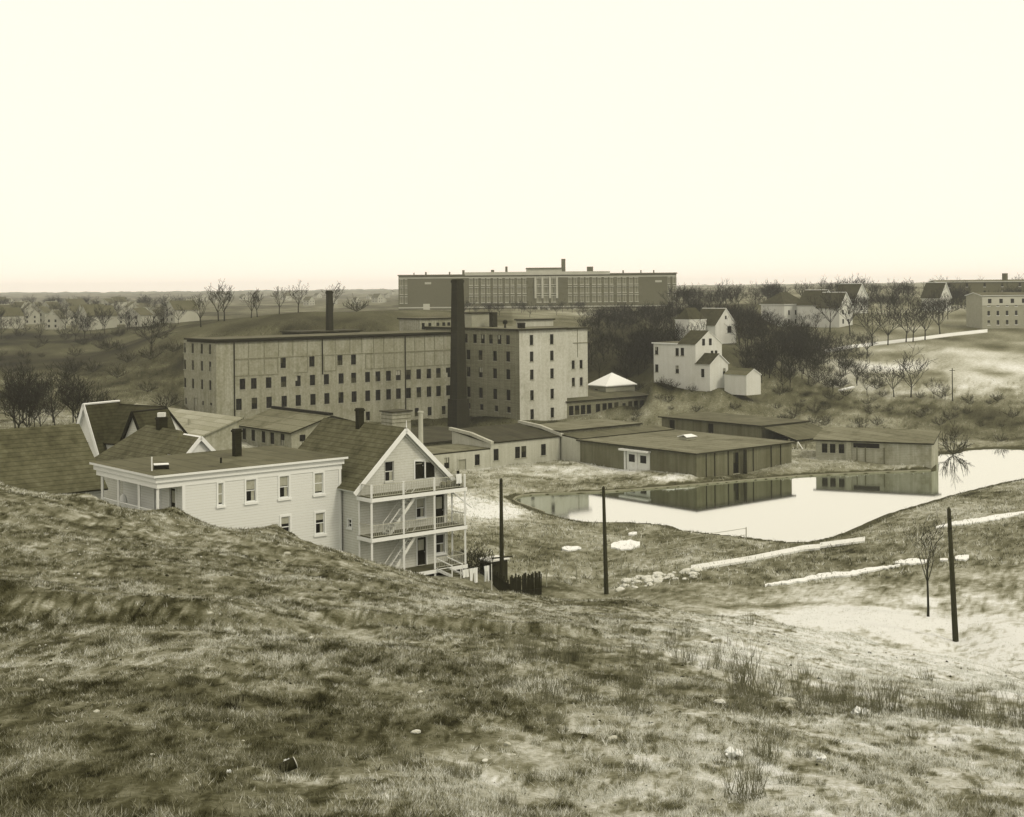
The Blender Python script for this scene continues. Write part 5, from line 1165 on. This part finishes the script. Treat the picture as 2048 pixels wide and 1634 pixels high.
P = onD(978, 114); t = thing('lean_to', 'small dark lean to with a pale roof edge behind the board fence', 'shed', tuple(P)); ws = rectwalls((P.x, P.y), 1.8, 1.4, P.z-.3, P.z+1.5); mb = MB(); [k_.panel(mb, 'fence_wood') for k_ in ws.values()]; mb.build('wall', t); mb = MB(); flat_roof(mb, ws, P.z+1.5, .15, .1, 'offwhite'); mb.build('roof', t)
for i, (px, D, s_) in enumerate([(940, 113, .62), (958, 114, .7), (970, 118, .5), (930, 116, .45)]): plant('s%d' % (i % 3), onD(px, D), 'dark tangled bush at the foot of the porch house', 'bush', 'bush', 'dark bushes beside the porch house', sc_=s_)
# wire and rail fence towards the pond
t = thing('rail_fence', 'thin post and rail fence running from the board fence towards the pond', 'fence', tuple(onD(1090, 116)))
pts = [onD(1090, 117), onD(1150, 121), onD(1240, 128), onD(1330, 136), onD(1420, 143), onD(1490, 148)]
for q in pts: mb = MB(); mb.bar((q.x, q.y, q.z-.2), (q.x, q.y, q.z+1.6), .09, .09, 'grey_paint'); mb.build('post', t)
for a_, b_ in zip(pts[:-1], pts[1:]):
    for zz in ((1.5, .8) if a_ is not pts[0] else (.8,)): mb = MB(); mb.bar((a_.x, a_.y, a_.z+zz), (b_.x, b_.y, b_.z+zz), .045, .045, 'grey_paint'); mb.build('rail', t)
# washing line
fp = HOUSE; q0 = fp.pt(6.6, 0, 2.2); q1 = fp.pt(9.6, 0, 2.2); zt = 8.55
t = thing('clothesline', 'thin washing line on two short posts below the porch', 'clothesline', (q0.x, q0.y, gz(q0.x, q0.y)))
for q in (q0, q1): mb = MB(); mb.tube((q.x, q.y, gz(q.x, q.y)-.2), (q.x, q.y, zt+.05), .04, .04, 'offwhite', 6); mb.build('post', t)
mb = MB(); mb.tube((q0.x, q0.y, zt), (q1.x, q1.y, zt), .012, .012, 'dark', 5); mb.build('line', t)
def cloth(name, label, s0, wid, ln, legs=False, zt=zt-.02, w=None, o0=2.2, mm='cloth'):
    w = w or HOUSE; mb = MB(); rnd = random.Random(hash(name) % 97+int(s0*10)); nx, nz = 10, 10; th = .03
    k = mb.mi(mm); q = len(mb.v)
    parts = [(0, 1, 0, 1)] if not legs else [(0, 1, 0, .35), (0, .42, .35, 1), (.58, 1, .35, 1)]
    for x0, x1, y0, y1 in parts:
        for side in (0, 1):
            q = len(mb.v)
            for j in range(nz+1):
                for i in range(nx+1):
                    fx = x0+(x1-x0)*i/nx; fz = y0+(y1-y0)*j/nz; off = .07*math.sin(fx*9+s0)*fz+.05*math.sin(fx*17+fz*3)+.04*side
                    p = w.pt(s0+wid*fx*(1-.06*fz), zt-ln*fz, o0+off); mb.v.append(tuple(p))
            for j in range(nz):
                for i in range(nx):
                    a_ = q+j*(nx+1)+i; f_ = (a_, a_+1, a_+nx+2, a_+nx+1); mb.f.append(f_ if side else f_[::-1]); mb.m.append(k)
    o = mb.build(name, None, True); tag(o, label, 'laundry'); return o
cloth('shirt', 'crumpled white shirt pegged at the left end of the washing line', 6.75, .62, .6); cloth('long_underwear', 'pair of white long drawers hanging beside the white shirt', 7.4, .85, 1.15, True); cloth('long_underwear', 'narrow pair of white drawers hanging at the right end of the line', 8.85, .55, 1.2, True)
q = fp.pt(8.2, 15.0, .12); mb = MB(); rnd = random.Random(2)
cloth('bedding', 'white bedding bundle airing over the top porch rail', 7.75, .62, .75, False, 15.52, None, .12)
mb = MB(); mb.bar(fp.pt(8.45, 14.45, -.35), fp.pt(8.25, 15.7, -.2), .22, .05, 'dark'); o = mb.build('leaning_board'); tag(o, 'dark board leaning at the right end of the top porch', 'board')
mb = MB(); q = fp.pt(7.0, 14.43, -.5)
for i in range(3): sphere(mb, (q.x+i*.45, q.y+i*.36, 14.72), .27, 'tower_dark', 8)
o = mb.build('basket'); tag(o, 'dark bundle lying on the top porch floor behind the railing', 'bundle')
# things on the white house porch
q = rp(N, AW, 1.2, 7.6); mb = MB(); sphere(mb, (q[0], q[1], 14.4), .32, 'cloth', 10, 1, 2.0); o = mb.build('laundry_bundle'); tag(o, 'white laundry hanging in the corner porch of the flat roofed house', 'laundry')
# rocks
def rock(P, s_, label, grp=None, name='stone', m='stone', flat=.6, seed=0, cat='stone'):
    rnd = random.Random(seed); bm = bmesh.new(); bmesh.ops.create_icosphere(bm, subdivisions=2, radius=1)
    ax = Vector((rnd.uniform(.7, 1.3), rnd.uniform(.6, 1.1), flat*rnd.uniform(.7, 1.1)))
    cuts = [Vector((rnd.uniform(-1, 1), rnd.uniform(-1, 1), rnd.uniform(-.3, 1))).normalized() for _ in range(7)]
    for v in bm.verts:
        for c in cuts:
            dd = v.co.dot(c)-.72
            if dd > 0: v.co -= c*dd
        v.co = Vector((v.co.x*ax.x, v.co.y*ax.y, v.co.z*ax.z))*s_
    me = bpy.data.meshes.new(name); bm.to_mesh(me); bm.free(); me.materials.append(M[m]); o = bpy.data.objects.new(name, me); COL.objects.link(o); o.location = P+Vector((0, 0, s_*flat*.25)); o.rotation_euler = (rnd.uniform(-.2, .2), rnd.uniform(-.2, .2), rnd.uniform(0, 6)); tag(o, label, cat, grp); return o
rr = random.Random(8)
for i in range(46):
    px = rr.uniform(1235, 1395); py = 1172-(px-1235)*.16+rr.uniform(-9, 10); P = hit(px, py, 80, 160)
    rock(P, rr.uniform(.18, .62), 'pale rubble stone in the heap beside the straight pale walk', 'rubble stones in the heap by the pale walk', 'rubble_stone', 'stone', .55, i)
for i in range(22):
    px = rr.uniform(235, 400); py = 1040+(px-235)*.25+rr.uniform(-8, 8); P = hit(px, py, 20, 70); P.z -= .08; rock(P, rr.uniform(.12, .34), 'half buried ledge stone on the upper slope of the grassy knoll', 'half buried ledge stones on the knoll', 'ledge_stone', 'stone_dull', .3, 100+i)
for i, (px, py, rp_, lab) in enumerate([(1015, 1490, 11, 'round white stone near the middle of the foreground grass'), (1026, 1511, 9, 'flat white stone just below the round white one'), (1085, 1512, 6, 'small white stone right of the flat white one'), (193, 1424, 9, 'white stone on the dark grass at the lower left'), (306, 1510, 7, 'small white stone low on the dark left grass'),
    (620, 1278, 10, 'flat pale stone beside the worn footpath'), (840, 1385, 8, 'pale stone in the grass left of the brush clumps'), (832, 1545-80, 11, 'flat pale stone slab in the centre left grass'), (969, 1522, 8, 'dull grey stone left of the white stones'), (1223, 1480, 13, 'long flat pale slab in the right foreground'), (1266, 1527, 12, 'broken pale stone low in the right foreground'), (1172, 1600-80, 6, 'little pale pebble in the foreground'),
    (82, 1362, 8, 'white scrap like stone at the far left by the path'), (420, 1227, 9, 'pale stone above the footpath bank'), (487, 1482, 4, 'tiny white pebble left of the rusty can'), (1525, 1510, 5, 'small white pebble between the paper scraps'), (1440, 1405, 12, 'pale flat stone among the tall weeds at right'), (1575, 1403, 16, 'long pale plank shaped stone among the weeds at right'), (575, 1108, 9, 'pale stone on the crest below the white house')]):
    P = hit(px, py, 8, 90); rock(P, rp_/2800*P.y*1.05, lab, None, 'stone', 'stone' if i in (8, 5, 7, 6, 10, 16) else 'stone_pale', .45, 200+i)
def scrap(px, py, wpx, lab, seed):
    P = hit(px, py, 8, 60); s_ = wpx*.72/2800*P.y; rnd = random.Random(seed); mb = MB(); n_ = 8; k = mb.mi('paper'); g_ = {}
    for side in (0, 1):
        for i in range(n_+1):
            for j in range(n_+1):
                if side == 0: g_[i, j] = (rnd.uniform(-1, 1)*.1, rnd.uniform(-1, 1)*.1, rnd.random()*.32)
                a_, b_, c_ = g_[i, j]; mb.v.append((P.x+s_*(i/n_-.5+a_), P.y+s_*.7*(j/n_-.5+b_), P.z+.03+s_*(c_+.25*math.sin(i*.9+seed)*math.sin(j*.7))+(.008 if side else 0)))
        q = side*(n_+1)**2
        for i in range(n_):
            for j in range(n_):
                a_ = q+i*(n_+1)+j; f_ = (a_, a_+n_+1, a_+n_+2, a_+1); mb.f.append(f_ if side else f_[::-1]); mb.m.append(k)
    o = mb.build('paper_scrap'); tag(o, lab, 'litter')
scrap(1470, 1518, 46, 'long crumpled white paper scrap in the right foreground', 3); scrap(1643, 1525, 26, 'crumpled white paper ball at the lower right', 5); scrap(458, 1552, 12, 'small folded white paper scrap near the bottom left of centre', 6); scrap(1720, 1432, 40, 'thin pale paper strip on the slope at right', 8)
P = hit(568, 1545, 8, 40); mb = MB(); s_ = .09
mb.tube(P+Vector((-.03, 0, .03)), P+Vector((.09, .05, .07)), .05, .052, 'brick_dark', 14); mb.tube(P+Vector((.0905, .0505, .07)), P+Vector((.096, .053, .072)), .055, .055, 'stone', 14); o = mb.build('tin_can'); tag(o, 'rusty tin can with a bright rim lying in the lower left grass', 'can')
scrap(575, 1532, 20, 'torn white rag caught on the rusty can', 12)
# snow and walks laid on the ground
def strip(name, label, pts, wpx, m, kind='structure', h=.14, ragged=0, seed=1):
    rnd = random.Random(seed); mb = MB(); C = []
    for (x0, y0), (x1, y1) in zip(pts[:-1], pts[1:]):
        n_ = max(2, int(abs(x1-x0)/6))
        for i in range(n_): C.append((x0+(x1-x0)*i/n_, y0+(y1-y0)*i/n_))
    C.append(pts[-1]); R_ = []
    for i, (x, y) in enumerate(C):
        k = 1 if not ragged else .25+.75*min(1, 3*min(i+.5, len(C)-i-.5)/len(C))
        w_ = wpx*k*(1+ragged*(rnd.random()-.5)); dy = ragged*(rnd.random()-.5)*wpx*.6
        R_.append((hit(x, y+dy-w_/2, 80, 260), hit(x, y+dy+w_/2, 80, 260)))
    up = Vector((0, 0, h)); dn = Vector((0, 0, -.3))
    for (a, b), (c, d) in zip(R_[:-1], R_[1:]):
        mb.poly([b+up, d+up, c+up, a+up], m); mb.poly([b+dn, d+dn, d+up, b+up], m); mb.poly([c+dn, a+dn, a+up, c+up], m)
    for a, b in (R_[0], R_[-1]): mb.poly([a+dn, b+dn, b+up, a+up], m)
    o = mb.build(name); tag(o, label, None, None, kind); return o
strip('path', 'straight pale walk by the near pond bank', [(1382, 1139), (1500, 1120), (1610, 1098), (1640, 1096)], 8.5, 'walk', h=.2); strip('path', 'end piece of the straight pale walk', [(1640, 1093), (1730, 1081)], 8, 'walk', h=.2)
strip('path', 'pale walk climbing at the right edge', [(1872, 1056), (1905, 1049), (1960, 1042), (2060, 1024)], 9, 'snow', h=.12, ragged=.3)
strip('snow_patch', 'long ragged strip of old snow', [(1530, 1172), (1600, 1163), (1650, 1152), (1700, 1149), (1760, 1138), (1800, 1133)], 8, 'snow', ragged=.5, seed=2)
strip('snow_patch', 'upper end of the ragged snow strip', [(1790, 1127), (1820, 1125), (1855, 1124)], 9, 'snow', ragged=.5, seed=3); strip('snow_patch', 'snow remnant right of the pole', [(1910, 1119), (1938, 1116)], 10, 'snow', ragged=.4, seed=4); strip('snow_patch', 'tiny snow remnant', [(1880, 1121), (1896, 1121)], 4, 'snow', ragged=.4, seed=5)
strip('snow_patch', 'bright square snow patch left of pole', [(1222, 1093), (1280, 1090)], 18, 'snow', ragged=.25, seed=6); strip('snow_patch', 'small bright snow patch', [(1124, 1100), (1162, 1098)], 9, 'snow', ragged=.5, seed=7); strip('snow_patch', 'snow speck', [(1257, 1069), (1274, 1068)], 6, 'snow', ragged=.3, seed=8)
strip('road', 'pale road curving over the right hill', [(1648, 703), (1700, 694), (1760, 687), (1830, 679), (1900, 670), (1960, 664)], 7, 'walk', h=.1) if False else None
def far_strip(name, label, pts, wpx, m, d0, d1):
    mb = MB(); C = []
    for (x0, y0), (x1, y1) in zip(pts[:-1], pts[1:]):
        n_ = max(3, int(abs(x1-x0)/6)); C += [(x0+(x1-x0)*i/n_, y0+(y1-y0)*i/n_) for i in range(n_)]
    C.append(pts[-1]); R_ = [(hit(x, y-wpx/2, d0, d1), hit(x, y+wpx/2, d0, d1)) for x, y in C]; up = Vector((0, 0, .15)); dn = Vector((0, 0, -.6))
    for (a, b), (c, d) in zip(R_[:-1], R_[1:]): mb.poly([b+up, d+up, c+up, a+up], m); mb.poly([b+dn, d+dn, d+up, b+up], m); mb.poly([c+dn, a+dn, a+up, c+up], m)
    o = mb.build(name); tag(o, label, None, None, 'structure')
far_strip('road', 'pale road curving over the right hill', [(1648, 703), (1700, 694), (1760, 687), (1830, 679), (1900, 670), (1975, 662)], 6, 'walk', 300, 600)
q = hit(1694, 785, 240, 420); mb = MB(); mb.bar(q+Vector((-1.6, 0, .5)), q+Vector((1.6, .5, 1.2)), 1.4, .25, 'white'); o = mb.build('upturned_boat'); 
for v in o.data.vertices: pass
tag(o, 'small white board structure lying at the foot of the brushy slope', 'boards')
# ================================================================== grass and weeds
def blades(name, n, ylo, yhi, hmin, hmax, w, label, seed, dens=None, tmul=(.7, 1.7), urange=.42, lean=.5):
    r = np.random.default_rng(seed); u = r.uniform(-urange, urange, n*2); y = ylo*(yhi/ylo)**(r.random(n*2)**.9); x = u*(y+.0)
    cl = fbm(x*1.3, y*.9, 3, 61)+.6*fbm(x*5, y*4, 2, 63); keep = r.random(n*2) < np.clip(.5+1.6*cl, .05, 1)
    x, y = x[keep], y[keep]
    if yhi > 130: k2 = pond_sd(x, y) > .6; x, y = x[k2], y[k2]
    x, y = x[:n], y[:n]; n = len(x); z = bil(x, y)
    px, py = project(x, y, z); cc = np.interp(y, rows, np.arange(len(rows))); uu = np.interp(x/(y+12), us, np.arange(len(us)))
    tn = TONE[np.clip(cc.round().astype(int), 0, nr-1), np.clip(uu.round().astype(int), 0, nc-1)]*r.uniform(tmul[0], tmul[1], n)
    h = r.uniform(hmin, hmax, n)*(1+.6*np.clip(fbm(x*.8, y*.6, 3, 65), -.8, 1.5)); an = r.uniform(0, 2*np.pi, n); la = r.uniform(0, 2*np.pi, n); ll = h*r.uniform(.1, 1.0, n)*lean*2
    sc_ = np.clip(y/16, .8, 4.0)**.7; ww = w*sc_
    p0 = np.stack([x-np.cos(an)*ww, y-np.sin(an)*ww, z-.02], -1); p1 = np.stack([x+np.cos(an)*ww, y+np.sin(an)*ww, z-.02], -1); p2 = np.stack([x+np.cos(la)*ll, y+np.sin(la)*ll, z+h], -1)
    V = np.stack([p0, p1, p2], 1).reshape(-1, 3); me = bpy.data.meshes.new(name); me.vertices.add(len(V)); me.vertices.foreach_set('co', V.astype(np.float32).ravel())
    me.loops.add(len(V)); me.loops.foreach_set('vertex_index', np.arange(len(V), dtype=np.int32)); me.polygons.add(n); me.polygons.foreach_set('loop_start', np.arange(n, dtype=np.int32)*3); me.polygons.foreach_set('loop_total', np.full(n, 3, np.int32))
    at = me.attributes.new('tone', 'FLOAT', 'POINT'); at.data.foreach_set('value', np.clip(np.repeat(tn, 3), .01, .6).astype(np.float32)); me.materials.append(M['blade']); me.update(); me.validate()
    o = bpy.data.objects.new(name, me); COL.objects.link(o); tag(o, label, None, None, 'stuff'); return o
M['blade'] = tone_mat('grass_blade', .8, 3, .2, 0)
blades('dry_grass', 330000, 9.5, 44, .015, .055, .005, 'matted dry grass of the foreground slope', 1, tmul=(.4, 2.4), lean=.9, urange=.46)
blades('matted_grass', 170000, 20, 68, .02, .07, .005, 'short matted grass of the upper slope', 4, tmul=(.4, 2.2), lean=1.0, urange=.44)
blades('dry_grass', 90000, 48, 125, .03, .10, .008, 'dry grass of the middle slope', 2, tmul=(.45, 2.2), lean=.8)
blades('rough_grass', 110000, 120, 330, .12, .4, .016, 'rough tufted grass of the valley floor', 3, tmul=(.4, 2.2), urange=.45, lean=.6)
def weed_mesh(seed, n=26, h=.7, sp=.25):
    rnd = random.Random(seed); mb = MB()
    for i in range(n):
        a = rnd.uniform(0, 6.28); r_ = sp*rnd.random()**.5; C_ = Vector((0, 0, -.12)); P = Vector((r_*math.cos(a), r_*math.sin(a), .02)); mb.tube(C_, P, .006, .007, 'weed', 3, False); d = Vector((rnd.uniform(-.35, .35)+.3*math.cos(a)*r_, rnd.uniform(-.35, .35), 1)).normalized(); L = h*rnd.uniform(.5, 1.1)
        p = P; r0 = .007
        for s_ in range(3):
            q = p+d*(L/3); mb.tube(p, q, r0, r0*.7, 'weed', 3, False); 
            if s_ > 0 and rnd.random() < .7:
                e = (d+Vector((rnd.uniform(-.8, .8), rnd.uniform(-.8, .8), .2))).normalized(); mb.tube(q, q+e*L*.25, r0*.6, r0*.3, 'weed', 3, False)
            p = q; r0 *= .7; d = (d+Vector((rnd.uniform(-.2, .2), rnd.uniform(-.2, .2), 0))).normalized()
    return bake(mb, 'weed_clump')
WM = [weed_mesh(i) for i in range(4)]+[weed_mesh(9, 40, .35, .3), weed_mesh(10, 60, .3, .4)]
def weed(px, py, hpx, k, lab='clump of tall dry weed stalks on the right foreground slope', grp='tall dry weed clumps on the foreground slope'):
    P = hit(px, py, 8, 70); o = bpy.data.objects.new('weed_clump', WM[k]); COL.objects.link(o); o.location = P; o.rotation_euler = (0, 0, random.uniform(0, 6)); s_ = hpx/2800*P.y/(.65 if k < 4 else .32); o.scale = (s_, s_, s_); tag(o, lab, 'weed', grp)
rw = random.Random(4)
for px, py, hp in [(1060, 1318, 50), (1090, 1322, 46), (1130, 1325, 50), (1165, 1322, 44), (1020, 1325, 40), (955, 1330, 44), (1090, 1400, 58), (1105, 1405, 50), (1180, 1402, 60), (1250, 1405, 52), (1265, 1420, 60), (1495, 1388, 95), (1480, 1375, 60), (1560, 1392, 62), (1600, 1380, 58), (1775, 1420, 70), (1800, 1428, 56), (1880, 1430, 60), (1930, 1440, 50), (1980, 1455, 56), (1530, 1515, 70), (1545, 1530, 50), (1490, 1590, 80), (1510, 1595, 64), (1470, 1598, 50), (615, 1540, 60), (640, 1550, 40), (1500, 1250, 30), (1370, 1330, 36), (1650, 1410, 50), (1700, 1415, 56), (1300, 1352, 40), (560, 1562, 40), (480, 1568, 30)]:
    weed(px+rw.uniform(-6, 6), py, hp, rw.randrange(4))
for i in range(48):
    px = rw.uniform(1450, 2060); py = 1385+(px-1450)*.10+rw.gauss(0, 16); weed(px, py, rw.uniform(22, 52), rw.randrange(4), 'clump of dry brush in the weedy band along the slope crest', 'dry brush clumps in the weedy band')
for i in range(60):
    px = rw.uniform(900, 1500); py = 1330+rw.gauss(0, 30); weed(px, py, rw.uniform(14, 34), rw.randrange(4), 'low dry brush clump in the middle of the slope', 'low dry brush clumps on the middle slope')
for i in range(90):
    px = rw.uniform(20, 2040); py = rw.uniform(1340, 1625); weed(px, py, rw.uniform(10, 22), 4+rw.randrange(2), 'short grass tussock on the foreground slope', 'short grass tussocks on the foreground slope')

def grit(name, label, n, ylo, yhi, smin, smax, m, seed):
    r = np.random.default_rng(seed); y = ylo*(yhi/ylo)**r.random(n); x = r.uniform(-.42, .42, n)*y; k = fbm(x*.6, y*.4, 3, 81) > -.1; x, y = x[k], y[k]; n = len(x); z = bil(x, y)
    s_ = r.uniform(smin, smax, n)*np.clip(y/14, .8, 3); base = np.array([[1, 0, 0], [0, 1, 0], [-1, 0, 0], [0, -1, 0], [0, 0, .7], [0, 0, -.6]])
    V = base[None]*r.uniform(.5, 1.3, (n, 6, 1))*s_[:, None, None]; an = r.uniform(0, 6.28, n); c_, q_ = np.cos(an), np.sin(an)
    V = np.stack([V[..., 0]*c_[:, None]-V[..., 1]*q_[:, None]+x[:, None], V[..., 0]*q_[:, None]+V[..., 1]*c_[:, None]+y[:, None], V[..., 2]+z[:, None]+s_[:, None]*.2], -1).reshape(-1, 3)
    f = np.array([[0, 1, 4], [1, 2, 4], [2, 3, 4], [3, 0, 4], [1, 0, 5], [2, 1, 5], [3, 2, 5], [0, 3, 5]]); Fc = (f[None]+np.arange(n)[:, None, None]*6).reshape(-1).astype(np.int32); nf = n*8
    me = bpy.data.meshes.new(name); me.vertices.add(len(V)); me.vertices.foreach_set('co', V.astype(np.float32).ravel()); me.loops.add(len(Fc)); me.loops.foreach_set('vertex_index', Fc)
    me.polygons.add(nf); me.polygons.foreach_set('loop_start', np.arange(nf, dtype=np.int32)*3); me.polygons.foreach_set('loop_total', np.full(nf, 3, np.int32)); me.materials.append(M[m]); me.update(); me.validate()
    o = bpy.data.objects.new(name, me); COL.objects.link(o); tag(o, label, None, None, 'stuff')
M['clod'] = mat('dark_soil', .06, .3, 5)
grit('gravel', 'scattered tiny pale pebbles on the foreground slope', 420, 10, 50, .006, .018, 'stone', 5)
grit('soil_clods', 'scattered dark soil clods in the foreground turf', 900, 9.5, 45, .008, .022, 'clod', 6)
